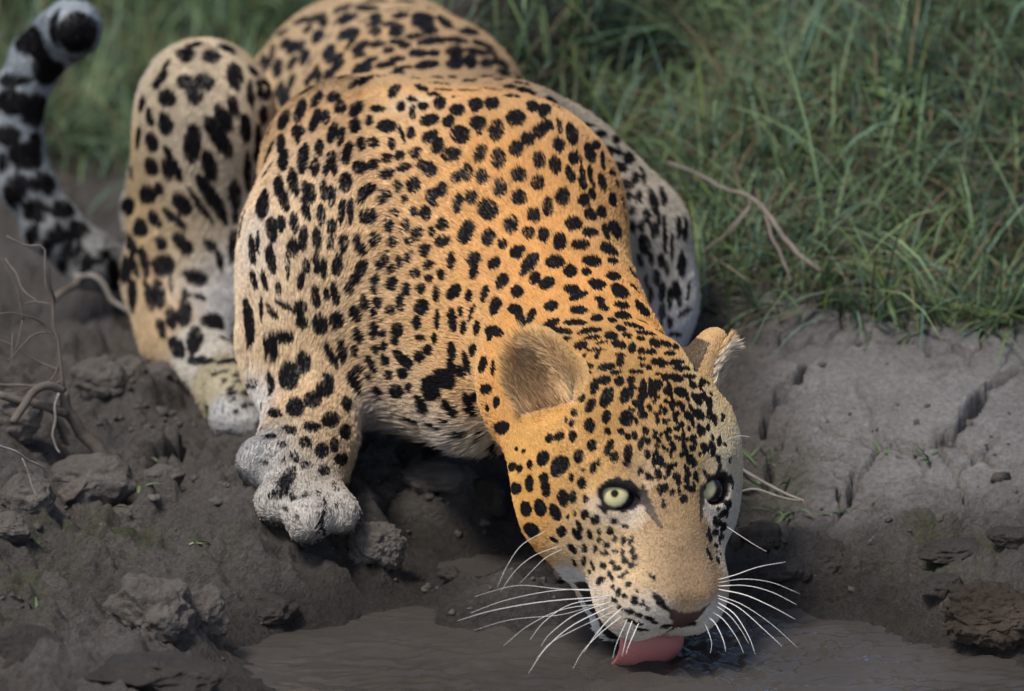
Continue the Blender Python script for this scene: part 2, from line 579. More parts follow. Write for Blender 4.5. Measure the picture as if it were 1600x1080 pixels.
# Rosettes, spots and painted-in shade lines of the toe clefts, read off one patch of the coat after another: patch corner, scale, then
# centre x,y / half-width a / half-height b / turn in degrees for each mark
SPOTS = {
 (770, 510, 4.0): '''430 30 60 18 10,610 28 65 16 -8,800 15 35 16 20,740 60 40 22 5,840 60 32 12 15,620 72 50 14 -8,450 85 40 14 -15,550 122 38 24 -10,680 105 40 10 -10,645 148 60 9 0,790 115 45 22 15,870 135 22 34 0,925 80 28 14 15,960 45 60 12 10,1050 45 40 16 20,1015 108 35 24 25,1080 112 35 18 25,1145 132 20 15 20,925 158 22 20 0,990 162 30 17 0,1105 172 30 14 5,1210 150 12 32 -10,450 152 42 16 15,800 180 30 12 5,655 180 14 26 20,540 205 40 16 -20,580 250 45 18 10,590 290 25 11 10,705 255 52 22 -8,795 222 24 30 10,770 288 32 16 -5,930 205 22 12 0,930 245 22 12 0,1040 228 50 25 8,1150 228 48 18 -5,1180 268 50 14 5,975 258 18 14 0,890 285 40 14 0,1275 275 22 14 10,1230 315 35 14 5,1310 350 20 30 20,1145 325 42 22 15,1075 320 22 20 0,1035 300 20 10 0,700 338 34 26 5,790 345 28 28 0,862 335 25 20 10,635 380 24 46 12,545 370 12 16 20,712 445 36 58 22,835 430 34 52 30,938 390 20 55 0,920 465 24 40 15,1030 360 30 22 20,985 400 14 45 -5,1090 405 24 30 0,1175 415 42 28 30,1250 370 25 20 30,1275 455 42 22 50,1350 480 20 34 -10,1162 490 32 18 10,1080 470 14 14 0,1010 470 12 18 0,552 445 26 26 -30,610 495 26 42 30,510 540 18 24 20,708 570 26 40 5,835 577 42 42 0,943 558 24 24 0,1145 548 22 16 30,1215 560 20 28 -10,1285 552 38 28 40,1075 530 16 20 0,605 620 32 42 0,495 605 18 22 10,458 590 10 16 0,718 658 20 22 0,955 655 20 24 0,1300 655 24 30 0,1175 612 18 18 0,1030 600 14 18 0,1150 640 20 16 0,1225 640 10 14 0,1370 570 18 24 0,1345 635 14 20 0,800 660 24 16 30,885 685 18 26 0,845 690 20 20 0,500 688 24 28 10,415 690 30 24 -20,355 700 24 26 20,622 742 26 36 10,730 745 22 34 25,715 790 18 26 10,758 822 26 34 15,845 790 26 46 5,835 850 24 24 0,538 812 28 38 5,665 850 14 22 10,312 825 34 44 20,415 875 46 64 35,150 770 12 14 0,195 780 10 18 20,232 865 15 26 0,170 890 18 22 10,118 880 20 28 25,625 885 18 34 5,565 895 14 14 0,490 948 18 24 0,555 980 26 36 -5,230 985 24 48 0,318 955 28 36 -5,330 1015 28 46 -10,138 1018 30 36 0,970 720 16 24 0,1010 690 14 14 0,1050 680 14 12 0,1100 700 14 18 0,1030 750 18 12 20,1080 770 20 12 20,1120 740 16 16 0,1150 700 12 12 0,1190 680 12 16 0,1215 710 12 14 0,1195 755 14 20 0,1260 730 14 50 5,1320 760 14 30 -10,1370 750 20 34 -15,1415 725 14 26 0,1410 825 18 22 0,1180 805 14 16 0,1222 835 16 30 -10,1260 850 14 28 -20,1045 840 20 34 -25,1095 905 16 30 5,1150 940 24 24 0,1215 905 14 40 -25,1270 940 14 36 -15,1040 945 12 26 15,1080 1010 18 28 10,1120 1040 14 22 0,1235 1015 34 18 20,1165 1030 10 26 0,1010 800 12 16 0,1140 860 12 18 0,920 900 12 30 15,1040 540 12 18 0,1100 590 12 12 0''',
 (770, 740, 4.0): '''440 155 34 48 -10,500 150 20 38 0,580 160 14 26 0,205 222 32 42 -10,295 215 32 50 -15,105 205 22 38 -10,390 240 30 50 -20,470 270 10 14 0,515 250 8 12 0,235 355 48 36 30,432 365 28 32 0,540 330 16 36 -25,525 380 20 38 -35,385 415 28 12 30,500 470 36 18 45,573 470 18 28 0,570 545 14 28 -5,512 555 12 22 -10,575 260 22 30 0,640 290 26 32 20,605 380 14 30 -20,665 365 14 22 0,735 360 18 24 10,665 415 14 18 0,710 445 22 18 -10,765 415 16 20 0,815 420 18 26 20,860 420 14 28 20,765 485 18 20 -10,695 500 24 18 0,640 470 18 20 0,810 490 16 24 20,875 485 16 26 25,828 547 22 20 0,888 525 20 14 -15,748 555 18 16 0,778 592 26 18 -5,872 572 26 16 -10,690 580 18 22 -20,625 580 10 30 -20,730 632 14 20 -20,800 640 18 14 -10,828 620 18 12 -10,605 615 8 14 0,660 675 14 26 10,690 660 14 16 0,745 655 10 14 0,850 692 18 16 0,785 742 18 24 0,752 710 14 14 0,828 765 22 14 15,885 795 22 24 0,935 815 18 18 0,908 738 12 12 0,990 640 12 16 0,1012 652 10 12 0,855 860 26 18 20,915 885 24 14 10,975 905 30 12 20,755 790 24 12 35,790 840 20 12 30,970 845 14 12 0,860 920 30 10 15,910 940 28 9 10,930 975 40 8 8,1010 930 22 8 10,700 240 20 14 30,760 300 26 14 10,830 330 22 12 10,680 210 18 10 20,1440 250 40 18 -40,1480 190 12 24 0,1400 310 30 24 0,1440 330 24 24 0,1390 370 20 20 0,1430 400 16 18 0,1395 450 12 12 0,1195 160 22 26 0,1065 200 14 14 0,1060 170 10 14 0,1040 795 22 50 -35,1085 842 36 14 32''',
 (640, 120, 4.0): '''35 12 35 16 0,170 10 40 14 0,265 10 28 16 0,370 28 44 38 0,480 10 36 18 0,555 22 36 22 0,190 45 70 16 5,75 72 45 18 20,215 85 60 24 12,360 90 75 30 12,500 82 62 20 3,625 65 40 14 0,700 45 55 20 20,730 95 60 20 20,150 112 45 16 5,15 145 34 20 10,285 132 32 16 -5,190 165 38 42 10,85 188 34 28 0,415 172 44 40 -10,515 162 46 38 -5,642 125 54 34 3,770 185 40 30 25,845 205 38 40 40,20 240 22 34 -10,20 200 18 20 0,298 208 46 34 -5,125 275 62 36 -15,245 282 38 34 -25,430 290 52 46 0,432 340 18 26 0,10 352 26 40 0,315 360 60 54 15,545 335 46 64 5,665 255 58 46 0,810 342 40 44 -10,862 302 42 34 40,935 310 18 54 -10,1015 355 36 72 -12,890 165 50 20 40,930 200 40 16 40,738 388 44 42 0,668 450 46 46 0,130 378 52 36 -25,178 432 36 50 35,40 478 40 36 -5,262 488 60 44 -15,440 482 38 56 25,555 512 44 62 0,930 428 34 48 -15,810 522 38 50 -10,908 555 38 56 -10,1018 515 26 40 -15,1055 510 14 50 -20,1125 480 32 66 -20,1165 430 26 28 0,1195 362 36 28 10,1100 300 50 14 10,75 548 34 28 -10,125 578 44 46 0,355 598 38 50 0,290 628 34 38 0,455 622 38 50 10,685 612 46 46 0,1003 612 28 54 -18,1078 605 18 46 -12,1125 595 18 36 -10,1080 665 24 44 -25,1140 665 16 40 -25,1200 660 28 52 -12,25 678 40 48 0,205 705 32 48 0,140 740 34 46 15,565 695 40 56 5,800 662 40 46 0,685 755 46 50 0,955 755 44 54 0,385 755 38 46 10,300 795 30 60 10,490 830 60 64 -20,1090 775 36 42 -20,1140 735 22 40 -25,865 812 34 56 0,775 868 38 46 0,1130 860 42 34 30,20 845 28 28 0,100 855 36 42 20,155 800 20 20 0,635 925 42 60 0,205 920 38 42 0,1025 918 52 44 10,1200 850 30 40 -20,45 985 34 48 30,140 972 20 32 0,355 975 44 76 25,745 978 36 38 10,840 990 34 46 0,1130 975 44 32 10,210 1030 52 34 -15,495 1005 44 50 5,940 1030 40 54 5,1070 1050 56 34 5,580 1045 28 34 0,690 1080 40 26 0,100 1065 40 20 0,1285 960 36 60 -25,1225 975 20 50 -20,1230 1065 40 30 0,1240 470 36 34 0,1305 465 22 30 -20,1370 505 34 40 0,1315 565 42 34 10,1205 530 14 60 -5,1290 390 26 26 0,1350 420 60 16 45,1410 635 26 38 -5,1460 620 16 60 -15,1355 675 44 28 15,1265 605 26 18 30,1295 675 28 28 20,1430 755 24 40 0,1365 745 30 24 40,1265 770 22 44 -10,1330 790 18 40 -10,1390 835 22 32 0,1525 780 26 80 -10,1580 740 20 60 -15,1480 870 24 54 -5,1450 930 20 34 0,1385 945 22 44 0,1345 890 14 50 -10,1525 960 24 50 0,1455 1035 30 40 0,1250 310 70 16 25,1470 530 60 16 50,1555 900 14 60 0,1590 920 16 60 0''',
 (700, 340, 4.0): '''430 215 46 36 -30,20 275 24 60 5,165 260 48 42 10,165 340 28 48 15,290 288 44 30 -45,508 290 36 80 35,668 282 60 38 0,900 275 58 32 10,1010 205 56 28 25,765 338 40 38 0,865 342 28 26 0,1030 272 30 22 15,340 400 34 56 35,545 385 34 42 20,620 415 48 36 -30,1035 370 46 26 12,930 420 54 28 15,770 450 48 26 0,40 465 34 54 35,130 490 22 38 10,228 475 20 54 15,435 470 36 40 25,1075 460 60 32 30,1170 450 50 24 40,820 490 60 22 -18,645 552 42 30 -10,950 515 36 18 15,970 565 36 22 20,1085 552 48 22 10,300 560 34 56 25,80 590 16 34 0,145 600 14 60 20,30 645 28 70 -5,95 690 18 50 5,180 695 20 46 5,820 580 54 26 5,1095 618 50 22 10,1215 570 22 60 -40,420 575 44 30 10,455 640 26 60 -20,520 615 24 48 25,280 710 46 34 0,260 750 16 26 20,928 632 36 22 -5,790 658 70 18 0,640 670 60 26 -30,690 712 70 18 -8,880 708 70 18 -12,1030 645 30 16 20,1215 660 44 20 20,1165 680 60 12 15,1320 660 24 20 20,160 830 26 38 10,25 840 26 60 -8,20 930 28 50 -10,120 910 20 70 -15,215 920 24 50 20,80 960 20 34 -10,285 945 14 46 0,15 1030 30 44 0,240 1065 34 20 0,1145 65 24 44 0,1225 170 34 64 -10,1290 90 20 50 0,1355 130 14 80 0,1395 190 12 90 0,1270 260 18 46 -10,1330 270 22 44 -5,1300 375 24 46 0,1365 320 14 50 0,1460 290 28 80 0,1430 470 26 80 -10,1335 460 24 60 10,1385 500 18 70 0,1265 490 16 50 0,1335 590 22 50 5,1475 590 46 18 -35,1425 730 40 16 0,1385 660 20 40 0,1240 400 16 46 -5,1200 270 20 44 -15,1500 460 10 60 10,1480 70 14 70 0,1440 60 14 70 0,1155 355 50 24 40''',
 (380, 0, 3.333): '''100 315 16 30 20,130 330 14 50 25,150 270 14 40 10,50 370 34 14 45,180 360 26 48 10,105 430 34 14 0,85 475 16 40 0,130 480 14 40 5,35 480 14 60 0,220 230 24 32 20,255 250 22 40 35,300 240 20 34 20,205 170 35 14 -30,255 330 18 42 25,325 305 22 40 20,350 330 14 60 30,385 95 50 20 -25,420 120 26 24 -20,335 155 30 14 -40,300 110 40 14 -25,390 195 24 40 35,445 195 22 30 20,520 45 50 14 -20,510 95 46 14 -40,550 105 50 18 -30,540 175 55 26 -25,570 210 14 60 35,445 270 26 44 35,475 305 50 18 -25,645 45 60 18 5,625 110 26 18 0,690 90 30 26 0,680 125 40 16 -15,830 50 90 24 5,820 80 40 18 -5,690 165 34 20 -5,775 130 50 18 5,800 165 40 26 -20,935 105 56 44 10,970 155 40 26 0,1050 115 50 20 35,895 190 50 14 -5,985 215 75 20 -5,1110 210 60 16 10,610 245 50 22 -35,700 230 40 18 -15,610 290 36 14 -15,800 220 40 14 0,840 240 30 18 -5,755 265 28 18 -5,910 280 44 22 0,985 280 36 18 0,1100 275 42 34 0,1100 335 42 30 0,1180 325 34 38 0,1210 270 60 18 10,1265 330 34 24 0,1340 330 50 18 25,1355 380 36 18 15,655 320 44 16 -25,620 360 50 28 -20,800 310 40 16 -5,740 340 50 16 -10,955 340 60 22 -10,835 355 50 10 -8,480 360 60 22 -45,445 405 24 40 20,525 400 20 55 20,375 380 18 40 25,340 420 16 30 20,395 410 12 40 15,640 415 44 16 -25,575 440 30 16 -40,710 400 36 10 -10,800 390 40 20 -20,255 430 20 40 20,190 480 24 46 20,1180 165 50 18 10,1250 235 60 14 20,1290 280 40 12 20,700 5 60 8 0,850 8 60 8 5''',
 (370, 130, 5.0): '''545 60 70 36 -25,375 120 44 70 30,625 130 34 64 30,755 110 52 36 -20,495 220 38 90 20,370 290 40 76 20,810 195 44 52 5,935 210 44 66 35,1100 205 58 26 0,1230 60 34 60 40,1285 190 30 40 20,255 380 16 80 12,615 300 36 90 18,695 275 34 56 5,1040 300 28 40 0,925 335 46 54 15,480 380 50 44 0,480 440 20 36 0,750 390 34 80 20,815 415 28 70 12,1170 340 72 46 0,1290 400 14 70 -20,250 555 46 110 8,350 480 30 70 10,365 590 36 80 10,520 575 40 110 8,645 500 36 66 0,610 655 34 66 0,865 545 34 90 12,740 600 36 70 0,700 680 26 40 15,765 660 24 60 0,975 475 34 56 0,1070 470 40 40 10,1210 475 28 44 -10,1175 590 38 40 0,1270 565 40 36 0,245 680 30 80 10,960 660 50 52 0,1065 640 40 44 0,1030 660 40 24 0,1170 715 60 36 -20,1305 660 54 36 -10,440 760 38 106 -8,330 810 36 90 -3,375 920 32 80 -15,850 775 48 72 5,565 850 46 84 -15,680 840 30 72 0,740 885 30 84 0,980 870 36 70 10,1040 830 50 40 -25,1170 870 38 40 0,1130 915 34 34 0,1255 810 32 44 0,1310 905 26 34 0,200 940 42 110 12,540 990 30 90 -15,660 1030 30 80 0,820 1000 26 90 5,890 990 24 90 0,1235 1010 30 36 0,1025 1040 64 60 -20,145 780 14 90 0''',
 (380, 340, 4.444): '''200 80 36 80 -5,260 45 38 50 0,355 40 30 70 -5,345 210 38 60 0,420 150 30 84 5,515 150 30 76 -8,615 65 30 50 0,605 180 24 56 0,695 180 32 60 5,790 160 28 50 0,820 220 36 44 -20,915 150 40 52 0,195 290 30 100 -8,310 330 16 90 0,1010 45 30 56 -10,1120 65 30 52 15,1215 110 28 50 25,1150 165 30 24 -20,1035 170 32 40 -5,1310 100 22 36 10,1265 230 38 44 0,1150 265 30 44 25,985 280 28 54 20,950 330 28 40 20,1080 310 26 46 -5,1030 355 20 30 0,510 320 24 72 -5,560 350 22 74 0,655 330 34 76 10,440 345 26 50 -5,405 440 26 60 8,820 350 40 56 10,785 415 36 50 20,1285 330 44 28 -20,1195 385 36 36 -20,1290 425 28 30 0,1380 400 30 36 0,915 455 30 62 8,1025 460 38 46 20,1130 500 30 46 10,1235 490 30 40 0,1340 530 24 56 0,250 490 20 36 -20,735 505 32 52 0,640 530 28 80 -10,580 540 22 46 -10,505 550 30 72 -8,840 590 28 60 -10,930 590 28 36 0,1090 600 28 60 -8,1025 640 32 40 0,1245 625 44 50 15,780 670 38 56 -25,905 660 18 36 -10,535 740 48 66 -8,650 720 46 56 0,290 610 70 18 30,395 630 44 50 -10,410 730 40 50 -20,200 650 20 60 -35,280 830 70 40 0,210 900 34 90 -5,905 785 30 56 5,960 715 12 16 0,975 805 24 24 0,1075 780 44 46 0,1060 850 26 40 -10,1205 730 34 48 0,1235 835 36 20 10,1350 705 20 64 0,1335 845 16 40 0,800 820 30 56 -15,690 930 30 76 -8,775 930 24 50 -10,610 960 26 90 -25,920 920 28 32 -10,980 890 24 30 -10,985 990 28 46 -25,1100 980 30 70 -35,1150 1010 24 50 -20,890 1020 24 60 -25,1230 965 36 40 0,1285 920 32 34 0,800 1050 34 30 20,415 1010 46 76 0,65 230 22 100 -8,105 170 14 80 0,75 430 20 60 -15,150 440 16 70 -15,130 640 12 80 0,160 890 14 70 -5''',
 (340, 560, 3.478): '''390 105 52 72 5,292 140 20 60 0,420 270 46 50 0,515 225 44 44 0,585 165 44 44 30,600 100 30 16 20,698 250 26 40 -8,240 270 20 30 0,312 300 36 22 5,615 335 44 40 0,512 373 46 30 5,395 390 40 24 15,695 400 26 40 5,240 382 18 18 0,290 422 30 16 5,478 460 36 28 20,565 500 36 40 0,632 475 22 40 0,672 550 32 32 10,418 530 18 36 -20,485 580 36 22 5,580 608 34 24 5,350 470 26 16 10,370 670 34 80 35,330 730 54 24 -14,410 755 20 18 0,545 735 18 14 0,640 795 14 18 0,255 570 24 16 0,375 820 14 14 0,470 740 12 14 0,575 940 8 14 0,360 555 14 18 0,640 700 14 30 -30,582 820 7 80 8,558 920 8 50 20,435 870 8 20 0,745 130 30 60 -25,875 190 24 44 -30,975 180 40 36 10,930 90 26 26 0,1010 80 32 28 0,825 105 16 24 0,1160 165 50 64 -10,1230 110 60 50 20,1260 270 24 60 -40,1325 70 24 34 0,1365 250 24 60 -25,1415 205 24 24 0,1462 172 30 22 -20,1518 240 18 32 0,1545 380 36 34 0,1115 260 30 40 -20,1090 215 24 14 20,1480 570 50 34 0,1415 420 18 26 -10,1500 490 20 30 -30,1040 160 16 24 0,1470 270 10 20 0,1180 360 40 10 20,1050 330 40 10 20,1240 340 30 10 30,1320 410 30 14 20''',
 (160, 50, 3.375): '''440 115 46 44 -10,575 130 46 38 5,700 230 44 68 -8,435 265 40 40 0,535 265 52 50 0,490 335 44 46 0,305 250 22 60 35,340 350 46 48 -10,335 490 38 60 -15,780 330 20 66 -5,690 390 28 56 -15,640 455 36 76 -30,615 560 40 130 -32,475 590 46 100 5,565 710 38 90 -15,755 510 28 80 -5,820 550 18 60 0,815 640 22 50 0,765 740 22 100 0,700 850 32 70 -5,250 450 22 52 -10,190 560 14 60 5,260 580 32 50 -20,160 560 12 40 10,145 655 16 34 0,157 740 38 40 0,258 710 36 50 -25,350 650 20 60 -20,390 720 24 70 -20,340 730 24 56 -15,97 860 28 50 0,145 920 40 46 0,232 860 48 50 -20,300 830 24 36 -15,420 910 40 70 -35,275 985 30 54 -30,380 985 24 80 -50,560 850 36 110 -30,520 920 18 110 -35,620 930 28 90 -20,195 1030 40 50 -10,70 980 14 60 0,210 380 18 40 15,850 440 24 46 0,340 180 12 40 30,660 90 50 14 30,480 70 50 14 -10,700 960 20 60 0,740 1000 20 80 0''',
 (160, 360, 3.271): '''140 60 20 60 -15,300 65 30 40 -20,410 70 36 70 -40,555 80 40 24 30,670 80 26 90 5,215 160 24 80 -10,310 180 60 54 0,475 240 60 40 10,160 170 18 70 -15,240 340 20 80 -15,290 330 34 76 -10,420 430 36 70 0,355 450 28 60 -10,430 330 24 24 0,500 340 30 14 20,565 470 60 36 25,470 560 40 70 10,380 600 36 60 -25,630 560 50 26 0,510 670 70 24 0,650 665 70 12 -10,300 500 24 50 -15,350 290 12 50 0,600 155 20 60 -10,750 470 28 120 -8,690 740 30 12 -20,755 795 34 10 5,735 830 24 16 0,660 835 28 14 -20,660 870 22 12 -20,725 900 20 14 20,770 760 28 8 0,620 720 30 8 -10,620 765 14 14 -30,655 805 26 8 -20,690 775 22 8 -15,680 925 16 10 -20,760 890 14 10 0,570 730 16 20 0''',
 (0, 0, 2.158): '''270 115 66 66 0,172 95 14 60 10,110 140 56 44 30,165 235 50 44 20,40 270 50 22 0,40 350 60 36 0,122 375 44 48 0,25 460 36 30 0,122 480 20 28 0,90 530 50 42 0,10 550 18 30 0,45 650 34 54 10,150 620 44 32 10,100 710 20 30 0,135 710 24 36 0,215 705 40 28 0,165 825 18 46 10,195 790 26 30 0,265 775 34 28 0,215 880 18 50 10,260 860 12 40 10,105 800 18 34 0,290 890 16 30 10,340 870 40 14 -35,390 930 22 50 -10,345 990 22 40 -30,420 910 14 40 0,445 1000 14 50 0''',
}
SP = []          # centre, e1, e2, a, b, n
for (ox, oy, sc_), txt in SPOTS.items():
    for it in txt.split(','):
        x, y, a, b, an = map(float, it.split())
        px, py = ox + x / sc_, oy + y / sc_
        if (ox, oy) == (0, 0):
            a, b = a * 1.15, b * 1.15
        gain = {770: 1.10, 640: 1.03, 700: 1.04, 370: 1.07, 380: 1.07, 340: 1.06, 160: 1.02}.get(ox, 1.0)
        a, b = a * gain, b * gain
        h = cast(px, py)
        if h is None:
            continue
        c, n = h
        if n @ (CAMP - c) < 0:
            n = -n
        vd = CAMP - c
        vd /= np.linalg.norm(vd)
        z = (c - CAMP) @ F_
        t = math.radians(an)
        ax = []
        ok = n @ vd > .18
        nn = n if ok else (n * .4 + vd * .6)
        nn = nn / np.linalg.norm(nn)
        for (dx, dy, rr) in ((math.cos(t), math.sin(t), a / sc_), (-math.sin(t), math.cos(t), b / sc_)):
            v = (R_ * dx - U_ * dy) * rr * z / FPX
            v = v - vd * ((v @ nn) / (vd @ nn))           # slide along the line of sight on to the skin
            ax.append(v)
        SP.append((c, ax[0], ax[1], nn, min(np.linalg.norm(ax[0]), np.linalg.norm(ax[1]))))
g_ = np.random.default_rng(3)
for _ in range(110):                      # fine flecks between the brow spots
    u_, v_ = g_.uniform(-2.6, 4.2), g_.uniform(-7.5, .6)
    hp = cast(*to_px(H(u_, v_, 0))[:2])
    if hp is None:
        continue
    e_ = VH + UH * g_.normal(0, .35)
    e_ = e_ - hp[1] * (e_ @ hp[1])
    e_ /= np.linalg.norm(e_)
    f_ = np.cross(hp[1], e_)
    a_ = g_.uniform(.0010, .0024)
    SP.append((hp[0], e_ * a_ * g_.uniform(1.0, 2.2), f_ * a_, hp[1], a_))
for _ in range(46):                       # speckles on the far cheek
    hp = cast(g_.uniform(1104, 1147), g_.uniform(640, 880))
    if hp is None or (to_px(hp[0])[0] < 1122 and 730 < to_px(hp[0])[1] < 800):
        continue
    e_ = VH - hp[1] * (VH @ hp[1])
    e_ /= np.linalg.norm(e_)
    f_ = np.cross(hp[1], e_)
    a_ = g_.uniform(.0014, .0032)
    SP.append((hp[0], e_ * a_ * g_.uniform(.8, 1.5), f_ * a_, hp[1], a_))
n_seen = len(SP)
SPC = np.array([s_[0] for s_ in SP])

# the sides that were not read off get spots of the same kind
fcen = LV[LF].mean(1)
farea = np.linalg.norm(LFN, axis=1) * .5
fnorm = LFN / (np.linalg.norm(LFN, axis=1)[:, None] + 1e-15)
FNS = np.sign(np.mean(((fcen - LV.mean(0)) * fnorm).sum(1)))
fnorm *= FNS
LN *= FNS
pick = RNG.choice(len(LF), 9000, p=farea / farea.sum())
acc = [tuple(c) for c in SPC]
accn = np.array(acc)
extra = []
for i in pick:
    c = fcen[i]
    n = fnorm[i]
    d = c - CAMP
    L_ = np.linalg.norm(d)
    px, py, _ = to_px(c)
    if -10 < px < 1610 and -10 < py < 1090:
        h = BVH.ray_cast(Vector(CAMP), Vector(d / L_))
        if h[0] is not None and h[3] > L_ - .012:
            near_ = np.min(np.linalg.norm(accn - c, axis=1))
            if near_ < .034 or px < 560 and py > 640 or px > 770 and py > 520 and px < 1180 or 560 < px < 780 and py > 600:
                continue
    dd_ = np.min(np.linalg.norm(accn - c, axis=1))
    hu, hv, hn = hl(c)
    small = .5 if (abs(hu) < 9 and -10 < hv < 11 and hn > -13) else 1.0
    if dd_ < .024 * small:
        continue
    accn = np.vstack([accn, c])
    e = np.cross(n, [0.3, .8, .5])
    e /= np.linalg.norm(e)
    f_ = np.cross(n, e)
    a = RNG.uniform(.006, .0105) * small
    b = RNG.uniform(.006, .0105) * small
    SP.append((c, e * a, f_ * b, n, min(a, b)))
print('spots', n_seen, len(SP), round(time.time() - T0, 1))


def spot_mask(Q, soft=.0):
    """0..1 darkness at points Q"""
    out = np.full(len(Q), 9.0)
    wob = noise3(Q, 190, 3) * .10 + noise3(Q, 420, 5) * .06
    o = np.argsort(Q[:, 0])
    X = Q[o, 0]
    for (c, e1, e2, n, mn) in SP:
        R = max(np.linalg.norm(e1), np.linalg.norm(e2)) * 1.5 + .002
        i0, i1 = np.searchsorted(X, (c[0] - R, c[0] + R))
        if i1 <= i0:
            continue
        idx_ = o[i0:i1]
        q = Q[idx_] - c
        m = (np.abs(q[:, 1]) < R) & (np.abs(q[:, 2]) < R)
        if not m.any():
            continue
        idx_ = idx_[m]
        q = q[m]
        # solve q = s e1 + t e2 in the tangent plane
        g11, g12, g22 = e1 @ e1, e1 @ e2, e2 @ e2
        b1, b2 = q @ e1, q @ e2
        det = g11 * g22 - g12 * g12
        s_ = (g22 * b1 - g12 * b2) / det
        t_ = (g11 * b2 - g12 * b1) / det
        e = np.sqrt(s_ * s_ + t_ * t_) + np.abs(q @ n) / .06
        e = e + wob[idx_] * min(1.0, .006 / mn)
        out[idx_] = np.minimum(out[idx_], e)
    return 1 - sstep(1.03, 1.13, out)


# coat colour by region, with the left shoulder's shade painted in: photo-space anchors laid on to the skin
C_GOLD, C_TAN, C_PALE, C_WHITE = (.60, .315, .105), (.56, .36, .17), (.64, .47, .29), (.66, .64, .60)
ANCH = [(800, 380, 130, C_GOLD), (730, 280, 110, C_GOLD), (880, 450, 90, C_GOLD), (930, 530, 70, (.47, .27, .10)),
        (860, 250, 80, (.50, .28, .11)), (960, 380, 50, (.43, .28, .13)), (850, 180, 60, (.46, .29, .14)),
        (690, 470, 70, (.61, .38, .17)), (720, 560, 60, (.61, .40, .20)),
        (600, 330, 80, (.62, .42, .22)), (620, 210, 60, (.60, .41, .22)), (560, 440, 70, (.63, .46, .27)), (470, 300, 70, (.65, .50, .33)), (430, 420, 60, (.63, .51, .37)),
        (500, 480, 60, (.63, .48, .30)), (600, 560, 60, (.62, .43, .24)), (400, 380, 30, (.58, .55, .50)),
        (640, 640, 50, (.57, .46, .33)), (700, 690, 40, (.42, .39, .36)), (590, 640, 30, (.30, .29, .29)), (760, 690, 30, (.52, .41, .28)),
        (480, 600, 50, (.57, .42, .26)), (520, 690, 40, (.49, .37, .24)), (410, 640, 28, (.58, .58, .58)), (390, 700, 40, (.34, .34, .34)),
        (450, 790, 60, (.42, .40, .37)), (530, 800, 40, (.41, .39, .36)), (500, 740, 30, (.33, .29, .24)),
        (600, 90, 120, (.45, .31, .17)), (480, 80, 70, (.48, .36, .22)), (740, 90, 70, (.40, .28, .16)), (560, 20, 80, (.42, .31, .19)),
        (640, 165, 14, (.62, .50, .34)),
        (980, 300, 60, (.36, .32, .26)), (1020, 400, 50, (.33, .31, .28)), (1072, 460, 25, (.48, .47, .45)), (1060, 520, 25, (.46, .45, .44)),  # left shoulder: grey of its shade put into the coat colour
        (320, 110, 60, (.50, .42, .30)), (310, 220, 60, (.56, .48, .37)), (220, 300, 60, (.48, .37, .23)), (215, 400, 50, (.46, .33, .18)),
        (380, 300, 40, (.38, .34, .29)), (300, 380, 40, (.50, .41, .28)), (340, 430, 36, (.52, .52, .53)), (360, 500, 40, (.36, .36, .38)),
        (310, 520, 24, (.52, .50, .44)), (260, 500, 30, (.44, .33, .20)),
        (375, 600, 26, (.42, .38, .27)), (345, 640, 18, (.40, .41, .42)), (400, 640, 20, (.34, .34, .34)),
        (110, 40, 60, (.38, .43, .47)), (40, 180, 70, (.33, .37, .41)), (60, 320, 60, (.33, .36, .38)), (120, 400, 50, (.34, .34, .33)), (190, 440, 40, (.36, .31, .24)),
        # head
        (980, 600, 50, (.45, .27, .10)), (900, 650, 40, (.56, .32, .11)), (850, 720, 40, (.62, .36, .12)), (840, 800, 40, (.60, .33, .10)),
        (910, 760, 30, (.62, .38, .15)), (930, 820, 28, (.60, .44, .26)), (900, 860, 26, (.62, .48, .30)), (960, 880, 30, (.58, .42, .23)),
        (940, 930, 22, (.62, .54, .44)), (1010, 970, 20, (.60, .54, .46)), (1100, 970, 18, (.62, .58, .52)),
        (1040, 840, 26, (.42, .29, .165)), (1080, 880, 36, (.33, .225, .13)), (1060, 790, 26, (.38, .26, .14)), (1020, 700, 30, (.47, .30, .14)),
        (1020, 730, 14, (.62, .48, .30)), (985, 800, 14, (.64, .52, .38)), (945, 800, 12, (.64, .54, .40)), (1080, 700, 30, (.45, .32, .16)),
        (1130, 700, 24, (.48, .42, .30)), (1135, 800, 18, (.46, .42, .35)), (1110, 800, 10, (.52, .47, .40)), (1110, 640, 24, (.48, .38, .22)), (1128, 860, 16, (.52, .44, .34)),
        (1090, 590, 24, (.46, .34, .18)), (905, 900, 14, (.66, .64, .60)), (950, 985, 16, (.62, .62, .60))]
AP, AR, AC = [], [], []
for (px, py, rr, c) in ANCH:
    h = cast(px, py)
    if h is None:
        continue
    AP.append(h[0])
    AR.append(rr * S(to_px(h[0])[2]))
    g_ = sum(c) / 3
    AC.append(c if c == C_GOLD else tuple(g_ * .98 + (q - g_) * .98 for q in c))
AP, AR, AC = np.array(AP), np.array(AR), np.array(AC)


def coat(Q):
    d2 = ((Q[:, None, :] - AP[None]) ** 2).sum(-1)
    wgt = np.exp(-np.minimum(d2 / (2 * AR ** 2), 60)) / (AR ** .5) + 1e-9 / (d2 + 1e-4)
    return (wgt @ AC) / wgt.sum(1)[:, None]


def coat_big(Q, n=40000):
    return np.vstack([coat(Q[i:i + n]) for i in range(0, len(Q), n)])


EYE_W = [H(*e) for e in EYE_C]


